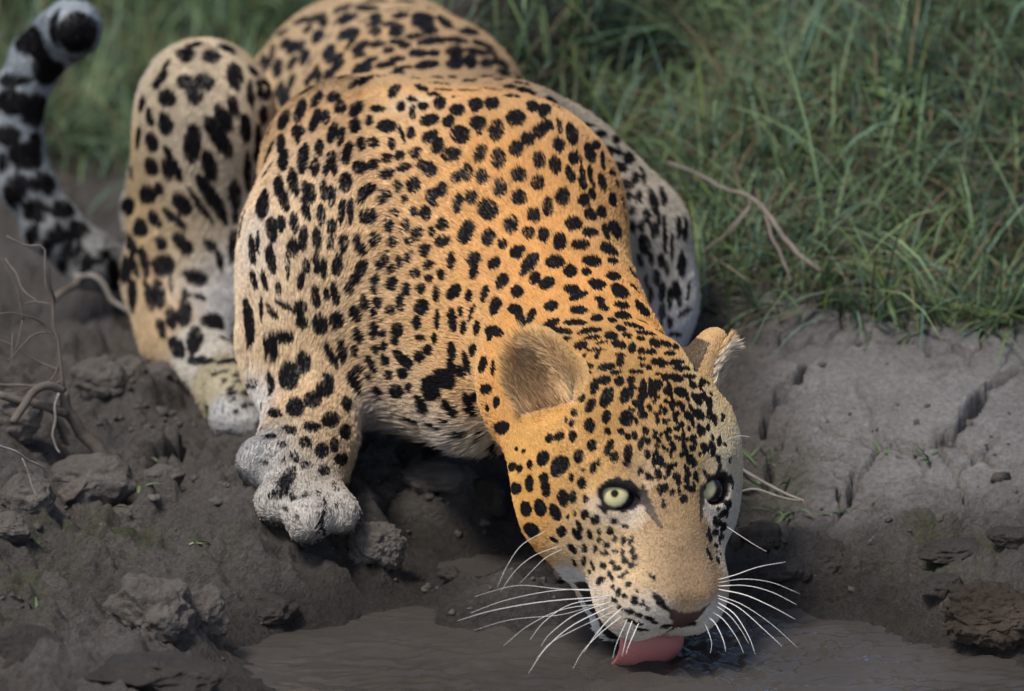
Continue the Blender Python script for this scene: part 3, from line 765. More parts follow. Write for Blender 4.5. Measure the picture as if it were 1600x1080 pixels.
def special(Q, C):
    """bare or differently coloured places: eye rims, nose, lips, tear line, ears; returns colour and hair length factor"""
    hq = hl(Q)
    u, v, n = hq.T
    L = np.ones(len(Q))
    inh = (np.abs(u) < 12) & (v > -14) & (v < 13) & (n > -14)
    # nose leather
    nt_ = np.clip((-1.05 - n) / 2.5, 0, 1)
    nose = inh & (v > 7.9) & (n < -1.05) & (n > -4.1) & (np.abs(u) < 1.95 - 1.9 * nt_ ** .75)
    nd = np.clip((np.abs(u) - (1.2 - 1.0 * nt_)) / .5, 0, 1)[nose][:, None]
    C[nose] = np.array((.085, .042, .037)) * (1 - nd) + np.array((.014, .011, .011)) * nd
    L[nose] = 0
    for s_ in (-1, 1):
        nos = inh & (((u - s_ * .95) / .6) ** 2 + ((v - 9.2) / .8) ** 2 + ((n + 2.75) / .55) ** 2 < 1)
        C[nos] = (.006, .005, .005)
        L[nos] = 0
    # lips and mouth
    lip = inh & (v > 3.6) & (np.abs(n + 7.15 + .42 * (v - 4)) < .55 + .30 * (v - 3.6)) & (np.abs(u) < 4.4)
    C[lip] = (.012, .010, .011)
    L[lip] = .0
    phil = inh & (np.abs(u) < .22) & (v > 8.6) & (n < -3.4) & (n > -6.4)
    C[phil] = (.03, .02, .02)
    L[phil] = .2
    # eye rims and tear line
    for s_, ec in zip((-1, 1), EYE_C):
        d = np.sqrt((((hq - np.array(ec)) / np.array((1.0, 1.0, 1.0))) ** 2).sum(1))
        g = np.array([s_ * .30, .18, .94])
        g /= np.linalg.norm(g)
        rel = hq - np.array(ec)
        al = rel @ g
        rad = np.sqrt(np.maximum((rel ** 2).sum(1) - al ** 2, 0))
        e1 = np.array([1.0, s_ * -.28, 0])
        e1 -= g * (e1 @ g)
        e1 /= np.linalg.norm(e1)
        e2 = np.cross(g, e1)
        r1, r2 = rel @ e1, rel @ e2
        rim = inh & (al > .4) & ((r1 / (1.60 if s_ < 0 else 1.50)) ** 2 + (r2 / 1.20) ** 2 < 1)
        sg = np.sign(e2[1])
        pw_ = (1 - sstep(.35, 1.15, (r1 / 2.6) ** 2 + ((r2 - sg * .8) / 1.6) ** 2)) * sstep(-.1, .7, r2 * sg) * (inh & (al > 0))
        pw_ = (pw_ * (.75 + .25 * noise3(Q, 300, 66)))[:, None] * .75 * (C.sum(1) > .15)[:, None]
        C[:] = C * (1 - pw_) + np.array((.60, .51, .40)) * pw_
        C[rim] = (.010, .008, .010)
        L[rim] = 0
        near = inh & (al > 0) & (rad < 2.3)
        L[near & ~rim] *= .55
        # tear line from the inner corner toward the muzzle
        a0 = np.array(ec) + np.array([-s_ * 1.12, .45, .9])
        a1 = np.array(ec) + np.array([-s_ * 2.0, 2.9, 1.2])
        ab = (a1 - a0)[:2]
        t = np.clip(((hq[:, :2] - a0[:2]) @ ab) / (ab @ ab), 0, 1)
        dl = np.linalg.norm(hq[:, :2] - a0[:2] - t[:, None] * ab, axis=1)
        tl = inh & (n > -5) & (dl < .42 * (1 - .75 * t) + .06 * noise3(Q, 500, 12))
        tt_ = t[tl][:, None]
        C[tl] = C[tl] * (.05 + .2 * tt_) + np.array((.022, .017, .018)) * (.95 - .2 * tt_)
        L[tl] *= .4
    # face hair is short, longest on cheeks and throat
    wf = sstep(-16, -5, v) * (1 - sstep(8, 12, np.abs(u))) * sstep(-15, -9, n)
    L *= 1 - .38 * wf
    L *= 1 - .25 * wf * sstep(-4, 1, v)
    L[inh & (v > 3.5) & (n > -4.5)] *= .6
    return C, L


EAR_IN = []
EAR_SH = []
for p in PR:
    if p['g'] == 'ear':
        (EAR_IN if p['op'] == 's' else EAR_SH).append(p)


def ear_colours(Q, C, L):
    kind = np.zeros(len(Q), int)
    for k, (pi, po) in enumerate(zip(EAR_IN, EAR_SH)):
        dO = prim_d(po, Q)
        dI = prim_d(pi, Q)
        l = (Q - po['c']) @ po['M'].T / po['r']
        on = (dO < .006) & (l[:, 1] > -.55)
        inner = on & (np.abs(dI) < .0035)
        outer = on & ~inner
        if k == 0:
            C[outer] = (.56, .36, .16)
            rr = np.sqrt(l[:, 0] ** 2 + (l[:, 1] + .15) ** 2)
            wr = sstep(.15, .85, rr + .25 * l[:, 0])[:, None]
            C[inner] = (np.array((.36, .235, .13)) * (1 - wr) + np.array((.62, .43, .24)) * wr)[inner]
        else:
            C[outer] = (.50, .33, .16)
            dark = outer & (l[:, 2] < 0) & (l[:, 1] > -.2) & (l[:, 1] < .6)
            C[dark] = (.10, .07, .045)
            C[inner] = (.58, .50, .38)
        kind[outer] = 1
        kind[inner] = 2 + k
        L[outer] = .5
        L[inner] = 2.2 if k == 0 else 1.7
    return C, L, kind


def skin_colour(Q):
    C = coat_big(Q)
    mk = spot_mask(Q)
    C = C * (1 - mk[:, None]) + np.array((.008, .0075, .009)) * mk[:, None]
    C, L = special(Q, C)
    C, L, kind = ear_colours(Q, C, L)
    return C, L, kind, mk


VC, VL, VK, _ = skin_colour(LV)
ROOT = empty('leopard', (float(LV[:, 0].mean()), float(LV[:, 1].mean()), 0.0),
             'spotted golden leopard crouching on the mud bank, lapping water with its tongue out', 'leopard')
m_skin, N_, L_, b_ = new_mat('leopard_skin')
at = N_.new('ShaderNodeAttribute')
at.attribute_name = 'Col'
L_.new(at.outputs['Color'], b_.inputs['Base Color'])
b_.inputs['Roughness'].default_value = .55
b_.inputs['Specular IOR Level'].default_value = .35
nz = N_.new('ShaderNodeTexNoise')
nz.inputs['Scale'].default_value = 420
nz.inputs['Detail'].default_value = 4
tc = N_.new('ShaderNodeTexCoord')
L_.new(tc.outputs['Object'], nz.inputs['Vector'])
bu = N_.new('ShaderNodeBump')
bu.inputs['Strength'].default_value = .35
bu.inputs['Distance'].default_value = .002
L_.new(nz.outputs['Fac'], bu.inputs['Height'])
L_.new(bu.outputs['Normal'], b_.inputs['Normal'])
LFo = LF if FNS > 0 else LF[:, ::-1].copy()
BODY = mesh_obj('body', LV, LFo, m_skin, ROOT, col=VC)


# ------------------------------------------------------------------ leopard: fur
NOSE_P = H(0, 9.5, -2)


def flow_dirs(Q):
    acc = np.zeros_like(Q)
    tot = np.zeros(len(Q))
    body = [p for p in PR if p['g'] in ('body', 'paw', 'tail')]
    for p in body:
        d = prim_d(p, Q)
        f = p['flow'] / (np.linalg.norm(p['flow']) + 1e-9)
        w_ = np.exp(-np.maximum(d, -.02) / .016)
        acc += f * w_[:, None]
        tot += w_
    hq = hl(Q)
    wh = sstep(-15, -8, hq[:, 1]) * sstep(-15, -11, hq[:, 2]) * (1 - sstep(9, 12, np.abs(hq[:, 0])))
    fh = Q - NOSE_P
    # on the face the hair runs from the nose up and outwards
    fh /= np.linalg.norm(fh, axis=1)[:, None]
    acc = acc / (np.linalg.norm(acc, axis=1)[:, None] + 1e-9)
    acc = acc * (1 - wh[:, None]) + fh * wh[:, None]
    return acc


def grow(count):
    fd = fnorm @ np.zeros(3)
    vd = CAMP - fcen
    vd /= np.linalg.norm(vd, axis=1)[:, None]
    facing = (fnorm * vd).sum(1)
    hq = hl(fcen)
    onhead = sstep(-16, -5, hq[:, 1]) * (1 - sstep(8, 12, np.abs(hq[:, 0]))) * sstep(-15, -9, hq[:, 2])
    wgt = farea * (facing > -.35) * (1 + 1.2 * onhead)
    far = sstep(.45, .7, to_px_d(fcen))
    wgt = wgt * (1 - .45 * far)
    f = RNG.choice(len(LF), count, p=wgt / wgt.sum())
    a, b = RNG.random(count), RNG.random(count)
    q = LV[LF[f]]
    root = (q[:, 0] * ((1 - a) * (1 - b))[:, None] + q[:, 1] * (a * (1 - b))[:, None]
            + q[:, 2] * (a * b)[:, None] + q[:, 3] * ((1 - a) * b)[:, None])
    nn = LN[LF[f]]
    nrm = (nn[:, 0] * ((1 - a) * (1 - b))[:, None] + nn[:, 1] * (a * (1 - b))[:, None]
           + nn[:, 2] * (a * b)[:, None] + nn[:, 3] * ((1 - a) * b)[:, None])
    nrm /= np.linalg.norm(nrm, axis=1)[:, None] + 1e-9
    return root, nrm


def to_px_d(Q):
    return (Q - CAMP) @ F_ - D0


root, nrm = grow(560000)
fl = flow_dirs(root)
fl -= nrm * (fl * nrm).sum(1)[:, None]
fl /= np.linalg.norm(fl, axis=1)[:, None] + 1e-9
pawd = np.min([prim_d(p, root) for p in PR if p['g'] == 'paw'], 0)
C0, L0, K0, _ = skin_colour(root)
n = len(root)
# length field: belly, throat and tufts longer
px_, py_, dd_ = to_px(root)
baseL = .0047 * np.ones(n)
under = sstep(.1, .8, -nrm[:, 2])
baseL *= (1 + .9 * under) * np.where(pawd < .004, .72, 1.0)
LONG = [(640, 670, 60, 1.2), (720, 690, 50, 1.0), (340, 440, 45, .8), (420, 540, 40, .9), (900, 910, 25, .8), (590, 640, 40, 1.0), (390, 560, 35, .8), (640, 165, 16, .5)]
for (x, y, r_, g_) in LONG:
    h = cast(x, y)
    if h is not None:
        d = np.linalg.norm(root - h[0], axis=1)
        baseL *= 1 + g_ * np.exp(-(d / (r_ * .00048)) ** 2)
Lh = baseL * L0 * RNG.uniform(.65, 1.25, n)
lift = RNG.normal(.20, .07, n)
lift = np.where(K0 >= 2, .75, lift)
jit = RNG.normal(0, .10, (n, 3))
# clumping: neighbours lean the same way
cl = np.stack([noise3(root, 150, 21), noise3(root, 150, 22), noise3(root, 150, 23)], 1) * .13
cl2 = np.stack([noise3(root, 420, 31), noise3(root, 420, 32), noise3(root, 420, 33)], 1) * .15
d1 = fl * np.cos(lift)[:, None] + nrm * np.sin(lift)[:, None] + jit + cl + cl2
d1 /= np.linalg.norm(d1, axis=1)[:, None]
# never into the skin
dn = (d1 * nrm).sum(1)
d1 += nrm * np.maximum(.10 - dn, 0)[:, None]
d1 /= np.linalg.norm(d1, axis=1)[:, None]
d2 = d1 + fl * .45 - nrm * .12
d2 /= np.linalg.norm(d2, axis=1)[:, None]
keep = Lh > .0012
root, nrm, d1, d2, Lh, K0, L0 = root[keep], nrm[keep], d1[keep], d2[keep], Lh[keep], K0[keep], L0[keep]
n = len(root)
# colour is that of the place where the hair shows
mid = root + d1 * (Lh * .55)[:, None]
mid -= nrm * ((mid - root) * nrm).sum(1)[:, None]
CH, _, _, MK = skin_colour(mid)
bare = CH.sum(1) < .001
jitc = RNG.normal(1, .13, n).clip(.6, 1.45)
agou = noise3(root, 60, 41) * .10
CH = CH * (jitc + agou * (1 - MK))[:, None]
tick = (pawd[keep] < .004) & (RNG.random(n) < .05 + .35 * sstep(.0, .5, noise3(root, 130, 88)))
CH[tick] *= .35
isear = K0 >= 2
CH[isear] *= RNG.uniform(.7, 1.6, isear.sum())[:, None]
pts = np.empty((n, 4, 3))
pts[:, 0] = root - nrm * .0006
pts[:, 1] = root + d1 * (Lh * .36)[:, None]
pts[:, 2] = pts[:, 1] + (d1 + d2) * .5 * (Lh * .34)[:, None]
pts[:, 3] = pts[:, 2] + d2 * (Lh * .34)[:, None]
rad = np.empty((n, 4))
rb = .00023 * RNG.uniform(.75, 1.25, n) * np.where(L0 < .6, .8, 1.0)
rad[:] = rb[:, None] * np.array((1.0, 1.0, .8, .22))
m_fur, N_, L_, b_ = new_mat('leopard_fur')
at = N_.new('ShaderNodeAttribute')
at.attribute_name = 'hair_colour'
L_.new(at.outputs['Color'], b_.inputs['Base Color'])
b_.inputs['Roughness'].default_value = .5
b_.inputs['Specular IOR Level'].default_value = .04


def hair_object(name, pts, rad, col, mat, parent):
    cu = bpy.data.hair_curves.new(name)
    n, k = pts.shape[:2]
    cu.add_curves([k] * n)
    cu.attributes['position'].data.foreach_set('vector', pts.astype(np.float32).ravel())
    ra = cu.attributes.get('radius') or cu.attributes.new('radius', 'FLOAT', 'POINT')
    ra.data.foreach_set('value', rad.astype(np.float32).ravel())
    ca = cu.attributes.new('hair_colour', 'FLOAT_COLOR', 'CURVE')
    c4 = np.ones((n, 4), np.float32)
    c4[:, :3] = np.clip(col, 0, 1)
    ca.data.foreach_set('color', c4.ravel())
    cu.materials.append(mat)
    o = bpy.data.objects.new(name, cu)
    COL.objects.link(o)
    o.parent = parent
    o.matrix_parent_inverse = Matrix.Translation(-parent.location)
    return o


FUR = hair_object('fur', pts, rad, CH, m_fur, ROOT)
print('fur', n, round(time.time() - T0, 1))
# ------------------------------------------------------------------ leopard: eyes, tongue, whiskers
def eye_material():
    m, N, L, b = new_mat('leopard_eye')
    tc = N.new('ShaderNodeTexCoord')
    sx = N.new('ShaderNodeSeparateXYZ')
    L.new(tc.outputs['Object'], sx.inputs[0])
    cx = N.new('ShaderNodeCombineXYZ')
    L.new(sx.outputs['X'], cx.inputs['X'])
    L.new(sx.outputs['Y'], cx.inputs['Y'])
    ln = N.new('ShaderNodeVectorMath')
    ln.operation = 'LENGTH'
    L.new(cx.outputs[0], ln.inputs[0])
    mu = N.new('ShaderNodeMath')
    mu.operation = 'MULTIPLY'
    mu.inputs[1].default_value = 100 / EYE_R
    L.new(ln.outputs['Value'], mu.inputs[0])
    nz = N.new('ShaderNodeTexNoise')
    nz.inputs['Scale'].default_value = 420
    L.new(tc.outputs['Object'], nz.inputs['Vector'])
    ad = N.new('ShaderNodeMath')
    ad.operation = 'MULTIPLY_ADD'
    ad.inputs[1].default_value = .06
    L.new(nz.outputs['Fac'], ad.inputs[0])
    L.new(mu.outputs[0], ad.inputs[2])
    r = N.new('ShaderNodeValToRGB')
    e = r.color_ramp.elements
    e[0].position, e[0].color = .17, (.004, .004, .004, 1)
    e[1].position, e[1].color = .82, (.008, .008, .012, 1)
    for p_, c_ in ((.21, (.16, .14, .06)), (.25, (.50, .44, .20)), (.40, (.60, .55, .30)), (.58, (.50, .48, .28)), (.66, (.22, .22, .12)), (.72, (.012, .012, .016))):
        q = e.new(p_)
        q.color = (*c_, 1)
    L.new(ad.outputs[0], r.inputs['Fac'])
    L.new(r.outputs['Color'], b.inputs['Base Color'])
    b.inputs['Roughness'].default_value = .25
    b.inputs['Coat Weight'].default_value = .3
    b.inputs['Specular IOR Level'].default_value = .15
    b.inputs['Coat Roughness'].default_value = .03
    return m


m_eye = eye_material()
th = np.linspace(0, math.pi, 25)
ph = np.linspace(0, 2 * math.pi, 33)[:-1]
ev, ef = [], []
for i, t in enumerate(th):
    for p_ in ph:
        rr = EYE_R * .01
        ev.append((rr * math.cos(t), rr * math.sin(t) * math.sin(p_), rr * math.sin(t) * math.cos(p_)))
for i in range(24):
    for j in range(32):
        ef.append((i * 32 + j, (i + 1) * 32 + j, (i + 1) * 32 + (j + 1) % 32, i * 32 + (j + 1) % 32))
for ec in EYE_C:
    o = mesh_obj('eye', ev, ef, m_eye)
    c = H(*ec)
    gz = Vector(CAMP + np.array([0.0, 0, .55]) - c).normalized()
    o.matrix_world = Matrix.Translation(c) @ gz.to_track_quat('Z', 'Y').to_matrix().to_4x4()
    o.parent = ROOT
    o.matrix_parent_inverse = Matrix.Translation(-ROOT.location)

# tongue curling back under itself as it dips in
m_ton, N_, L_, b_ = new_mat('leopard_tongue')
b_.inputs['Base Color'].default_value = (.52, .195, .18, 1)
b_.inputs['Roughness'].default_value = .14
b_.inputs['Subsurface Weight'].default_value = .15
b_.inputs['Subsurface Radius'].default_value = (.006, .002, .002)
vz = N_.new('ShaderNodeTexVoronoi')
vz.inputs['Scale'].default_value = 900
tc = N_.new('ShaderNodeTexCoord')
L_.new(tc.outputs['Object'], vz.inputs['Vector'])
bu = N_.new('ShaderNodeBump')
bu.inputs['Strength'].default_value = .35
bu.inputs['Distance'].default_value = .001
L_.new(vz.outputs['Distance'], bu.inputs['Height'])
L_.new(bu.outputs['Normal'], b_.inputs['Normal'])
path = smooth_path([(0, 5.5, -7.9), (0, 7.8, -7.0), (0, 9.4, -6.4), (0, 10.4, -6.6), (0, 11.1, -7.5), (0, 11.3, -8.8), (0, 11.0, -9.9)], 26)
tv, tf = [], []
nu = 22
for i, q in enumerate(path):
    t = i / 25
    tan = path[min(i + 1, 25)] - path[max(i - 1, 0)]
    tan /= np.linalg.norm(tan)
    nor = np.array([0, tan[2], -tan[1]])
    wdt = 2.25 * (1 + .18 * math.sin(t * math.pi)) * (1 - .25 * max(0, t - .8) / .2)
    for k in range(nu):
        an = 2 * math.pi * k / nu
        x = math.copysign(abs(math.cos(an)) ** .55, math.cos(an)) * wdt
        y = math.copysign(abs(math.sin(an)) ** .8, math.sin(an)) * .21
        cup = .25 - .10 * x * x
        c = q + np.array([x, 0, 0]) + nor * (y - cup * (.3 + .7 * t))
        tv.append(H(*c))
for i in range(25):
    for k in range(nu):
        tf.append((i * nu + k, i * nu + (k + 1) % nu, (i + 1) * nu + (k + 1) % nu, (i + 1) * nu + k))
tf.append(tuple(range(nu))[::-1])
tf.append(tuple(25 * nu + k for k in range(nu)))
mesh_obj('tongue', tv, tf, m_ton, ROOT)

m_wh, N_, L_, b_ = new_mat('whisker_white')
b_.inputs['Base Color'].default_value = (.82, .81, .78, 1)
b_.inputs['Roughness'].default_value = .35
WHISK = [[(942, 924), (870, 920), (807, 915), (742, 932)], [(932, 921), (865, 923), (790, 938), (735, 958)],
         [(952, 932), (852, 940), (770, 954), (715, 970)], [(950, 943), (880, 952), (825, 978), (787, 1009)],
         [(948, 935), (890, 945), (850, 972), (828, 1000)], [(956, 947), (895, 977), (852, 1014), (826, 1052)],
         [(960, 955), (900, 983), (860, 1005), (838, 1030)], [(970, 964), (940, 988), (912, 1016), (895, 1045)],
         [(972, 950), (945, 975), (925, 1000), (912, 1020)], [(980, 968), (970, 990), (962, 1010), (957, 1030)],
         [(988, 970), (980, 992), (975, 1012), (972, 1025)], [(998, 974), (988, 996), (982, 1010), (978, 1022)],
         [(945, 940), (880, 960), (800, 968), (740, 985)], [(955, 940), (900, 960), (860, 990), (845, 1010)],
         [(852, 830), (815, 852), (792, 885), (777, 918)], [(875, 853), (835, 868), (805, 892), (782, 925)],
         [(880, 858), (855, 870), (835, 888), (812, 912)],
         [(1122, 906), (1150, 898), (1185, 886), (1228, 878)], [(1122, 911), (1160, 905), (1205, 910), (1250, 928)],
         [(1122, 916), (1165, 915), (1205, 925), (1245, 945)], [(1122, 921), (1165, 930), (1210, 950), (1243, 968)],
         [(1120, 930), (1160, 945), (1205, 975), (1246, 1012)], [(1120, 934), (1155, 950), (1195, 985), (1222, 1010)],
         [(1119, 940), (1148, 960), (1170, 995), (1180, 1022)], [(1116, 945), (1140, 962), (1158, 985), (1170, 1006)],
         [(1110, 955), (1130, 968), (1150, 995), (1162, 1020)], [(1104, 962), (1118, 975), (1130, 1000), (1134, 1018)],
         [(1098, 968), (1106, 985), (1112, 1005), (1110, 1020)],
         [(1134, 822), (1155, 836), (1180, 852), (1198, 862)], [(1132, 690), (1145, 684), (1158, 681), (1172, 683)]]
for k, pl in enumerate(WHISK):
    x, y = pl[0]
    h = cast(x, y)
    for tr in range(12):
        if h is not None:
            break
        x += (1040 - x) * .05
        h = cast(x, y)
    if h is None:
        continue
    d0 = to_px(h[0])[2]
    pts_ = [h[0]] + [P(q[0], q[1], d0 - .010 - .008 * i + .004 * math.sin(k * 2.1 + i)) for i, q in enumerate(pl[1:])]
    pp = smooth_path(pts_, 14)
    r0 = (.00027, .00034, .00042)[k % 3]
    if k in (14, 15, 16, 28, 29):
        r0 = .00024
    v_, f_ = tube(pp, np.linspace(1, .22, 14) * r0, 5)
    mesh_obj('whisker', v_, f_, m_wh, ROOT)
# ------------------------------------------------------------------ terrain
def ray_z(px, py, z):
    d = P(px, py, 0) - CAMP
    return CAMP + d * ((z - CAMP[2]) / d[2])


CTRL = [(600, 1040, -.03), (1000, 1065, -.03), (1300, 1065, -.03), (800, 1250, -.04), (1400, 1250, -.04), (450, 1060, -.012), (500, 1250, -.02),
        (200, 1065, .045), (50, 1050, .055), (0, 1000, .055), (330, 1065, .018), (375, 1010, .0), (250, 1000, .03), (100, 1200, .05), (320, 1200, .02),
        (450, 990, -.002), (600, 990, -.002), (750, 985, -.002), (900, 975, -.002), (600, 955, .012), (750, 945, .012), (900, 940, .010), (1100, 955, -.002), (1250, 962, -.002), (1400, 990, -.003), (1520, 1030, -.003), (1650, 1060, -.003),
        (500, 905, .026), (600, 895, .020), (700, 905, .012), (800, 890, .014), (900, 900, .014), (1000, 870, .016),
        (1200, 930, .008), (1350, 930, .014), (1500, 960, .022), (1200, 850, .032), (1400, 855, .040), (1550, 880, .046), (1200, 700, .075), (1400, 700, .080), (1600, 700, .085),
        (1200, 560, .105), (1400, 560, .112), (1600, 570, .112), (1150, 500, .112), (1300, 500, .118), (1450, 500, .12), (1600, 520, .12),
        (1200, 400, .135), (1400, 400, .14), (1600, 400, .14), (1200, 250, .18), (1500, 250, .19), (1300, 100, .23), (1600, 100, .24), (1300, 0, .26), (1700, 0, .27),
        (900, 0, .22), (900, 100, .17), (1000, 250, .13), (700, 250, .06), (600, 400, .045), (400, 400, .045), (200, 330, .030), (100, 250, .038), (250, 250, .038), (200, 180, .05), (50, 330, .030), (0, 100, .07),
        (200, 0, .10), (500, 0, .12), (50, 30, .09), (500, 120, .06), (100, 480, .026), (250, 520, .034),
        (100, 700, .060), (0, 600, .060), (200, 620, .055), (300, 750, .052), (100, 850, .050), (300, 850, .042), (0, 800, .075), (200, 950, .028), (400, 900, .035), (420, 965, .010),
        (490, 850, .043), (410, 765, .066), (370, 682, .045), (720, 628, .031), (1000, 815, .032), (600, 720, .040), (700, 760, .045), (800, 700, .035), (1000, 600, .07), (640, 820, .022), (760, 830, .014),
        (2500, 0, .3), (-900, 0, .16), (800, -300, .42), (-400, 700, .08), (-400, 1000, .08), (2000, 700, .11), (2000, 950, .06), (2100, 1080, .02), (-300, 1300, .05), (2000, 1300, -.03)]
CP = np.array([ray_z(*c) for c in CTRL])


def tps_fit(X, Z, lam=2e-4):
    n = len(X)
    d = np.linalg.norm(X[:, None] - X[None], axis=-1)
    K = d ** 2 * np.log(d + 1e-9)
    A = np.zeros((n + 3, n + 3))
    A[:n, :n] = K + lam * np.eye(n)
    A[:n, n] = A[n, :n] = 1
    A[:n, n + 1:] = X
    A[n + 1:, :n] = X.T
    return np.linalg.solve(A, np.concatenate([Z, np.zeros(3)]))


TPS = tps_fit(CP[:, :2], CP[:, 2])


def base_h(X):
    out = np.empty(len(X))
    for i in range(0, len(X), 20000):
        q = X[i:i + 20000]
        d = np.linalg.norm(q[:, None] - CP[None, :, :2], axis=-1)
        out[i:i + 20000] = (d ** 2 * np.log(d + 1e-9)) @ TPS[:-3] + TPS[-3] + q @ TPS[-2:]
    r = np.linalg.norm(X - np.array([0.1, .5]), axis=1)
    w_ = sstep(1.2, 2.6, r)
    far = np.where(X[:, 1] > .2, .28, -.03) + .0 * r
    return np.clip(out, -.06, .5) * (1 - w_) + far * w_


# cracks: photo polylines laid on the bank: points, half width m, depth m
CRACKS = [([(1592, 578), (1560, 595), (1535, 610), (1515, 640), (1500, 665), (1485, 690)], .0060, .060),
          ([(1485, 690), (1460, 700), (1420, 712), (1380, 700), (1330, 690), (1290, 680)], .0026, .020),
          ([(1500, 690), (1525, 715), (1600, 722)], .0032, .025),
          ([(1260, 560), (1245, 610), (1215, 630), (1190, 655), (1200, 675), (1230, 683), (1205, 700), (1205, 740)], .0030, .024),
          ([(1230, 680), (1290, 675), (1340, 690)], .0022, .014), ([(1310, 740), (1340, 755), (1310, 780), (1330, 792), (1380, 790)], .0026, .020),
          ([(1200, 720), (1260, 712), (1330, 725), (1340, 755)], .0022, .014), ([(1235, 760), (1300, 768), (1320, 765)], .0022, .014),
          ([(1130, 530), (1250, 535), (1380, 530), (1450, 545)], .0024, .016), ([(1440, 530), (1460, 560), (1500, 545)], .002, .006),
          ([(1340, 760), (1420, 755), (1480, 770), (1560, 760)], .0016, .005), ([(1555, 800), (1560, 830)], .002, .008),
          ([(1380, 690), (1360, 640), (1330, 600)], .0016, .004), ([(1420, 710), (1440, 740), (1410, 760)], .0016, .005),
          ([(310, 695), (295, 708), (270, 727), (245, 733), (215, 735), (190, 740)], .0050, .045), ([(245, 733), (243, 750)], .004, .02),
          ([(100, 702), (145, 703), (165, 720)], .004, .018), ([(70, 755), (95, 775), (115, 800), (130, 830), (150, 860)], .0045, .016),
          ([(760, 880), (800, 840), (850, 830)], .004, .012), ([(640, 760), (600, 800), (590, 830)], .003, .01),
          ([(1230, 830), (1260, 850), (1300, 870)], .004, .012), ([(1290, 930), (1340, 925), (1370, 905)], .005, .012), ([(1300, 880), (1330, 900)], .004, .012)]


def ground_hit(px, py):
    z = .05
    for _ in range(8):
        p = ray_z(px, py, z)
        z = .5 * z + .5 * base_h(p[None, :2])[0]
    return ray_z(px, py, z)


CRK = [(np.array([ground_hit(*q)[:2] for q in pl]), w_, d_) for pl, w_, d_ in CRACKS]
HOL = [((700, 860), .07, .014), ((620, 900), .05, .006), ((830, 850), .06, .010), ((60, 900), .06, .014), ((180, 790), .04, .010), ((1190, 800), .04, .008), ((200, 760), .025, .010)]
HOLP = [(ground_hit(*c)[:2], r, d) for c, r, d in HOL]


def terrain(X):
    """height and crack mask"""
    z = base_h(X)
    q = np.column_stack([X, np.zeros(len(X))])
    near = 1 - sstep(1.0, 2.4, np.linalg.norm(X - np.array([.1, .5]), axis=1))
    for c, r, d in HOLP:
        z -= d * np.exp(-((X - c) ** 2).sum(1) / (2 * (r * .6) ** 2))
    land = sstep(-.004, .02, z)
    bank = sstep(.08, .15, X[:, 0]) * sstep(.15, .23, X[:, 1])            # the smooth slab on the right
    rough = (1 - .90 * bank) * (.25 + .75 * land)
    wq = q + .02 * np.stack([noise3(q, 14, 71), noise3(q, 14, 72), 0 * z], 1)
    n1 = fbm(wq, 11, 3, .5, 1)
    n2 = fbm(wq, 34, 3, .55, 4)
    n3 = fbm(q, 110, 3, .6, 9)
    ridg = 1 - np.abs(noise3(wq, 26, 15)) * 2
    z = z + near * rough * (.010 * n1 + .0068 * n2 + .0046 * n3 + .004 * ridg)
    # knobbly clods
    kn = np.maximum(noise3(wq, 30, 33), 0) ** 1.3
    kn2 = np.maximum(noise3(wq, 85, 34), 0) ** 1.3
    z = z + near * rough * (.019 * kn + .009 * kn2)
    z = z + near * bank * (.0015 * fbm(q, 90, 4, .6, 19) + .0008 * n1)
    # fine crazing of the drying slab: cell borders
    cr = np.zeros(len(X))
    wq2 = q[:, :2] + .012 * np.stack([noise3(q, 30, 81), noise3(q, 30, 82)], 1)
    cs = 14.0
    g = wq2 * np.array([cs, cs * .75])
    gi = np.floor(g)
    f1 = np.full(len(X), 9.0)
    f2 = np.full(len(X), 9.0)
    for dx in (-1, 0, 1):
        for dy in (-1, 0, 1):
            cx, cy = gi[:, 0] + dx, gi[:, 1] + dy
            ox = _hash(cx.astype(np.int64), cy.astype(np.int64), np.zeros(len(X), np.int64), 5)
            oy = _hash(cx.astype(np.int64), cy.astype(np.int64), np.ones(len(X), np.int64), 5)
            d = np.hypot(cx + ox - g[:, 0], cy + oy - g[:, 1])
            f2 = np.where(d < f1, f1, np.minimum(f2, d))
            f1 = np.minimum(f1, d)
    brk = sstep(-.35, .2, noise3(q, 9, 91))
    craz = (1 - sstep(.030, .055, f2 - f1)) * brk
    cr = np.maximum(cr, craz * near * (.35 + .25 * bank) * land)
    z = z - craz * near * land * (.0100 * bank + .0030)
    for pl, w_, d_ in CRK:
        lo_, hi_ = pl.min(0) - .05, pl.max(0) + .05
        m = ((X > lo_) & (X < hi_)).all(1)
        if not m.any():
            continue
        Y = X[m] + .0045 * np.stack([noise3(q[m], 70, 61), noise3(q[m], 70, 62)], 1)
        dm = np.full(m.sum(), 9.0)
        for a, b in zip(pl, pl[1:]):
            ab = b - a
            t = np.clip(((Y - a) @ ab) / (ab @ ab + 1e-12), 0, 1)
            dm = np.minimum(dm, np.linalg.norm(Y - a - t[:, None] * ab, axis=1))
        ww = w_ * (1 + .45 * noise3(q[m], 45, 63))
        k = 1 - sstep(.70, 1.10, dm / ww)
        z[m] -= d_ * k
        cr[m] = np.maximum(cr[m], k)
    return z, cr


def axis(lo_, hi_, step, far, grow_=1.22):
    a = list(np.arange(lo_, hi_, step))
    s_, x = step, lo_
    L = []
    while x > -far:
        s_ *= grow_
        x -= s_
        L.append(x)
    s_, x = step, a[-1]
    Rr = []
    while x < far:
        s_ *= grow_
        x += s_
        Rr.append(x)
    return np.array(L[::-1] + a + Rr)


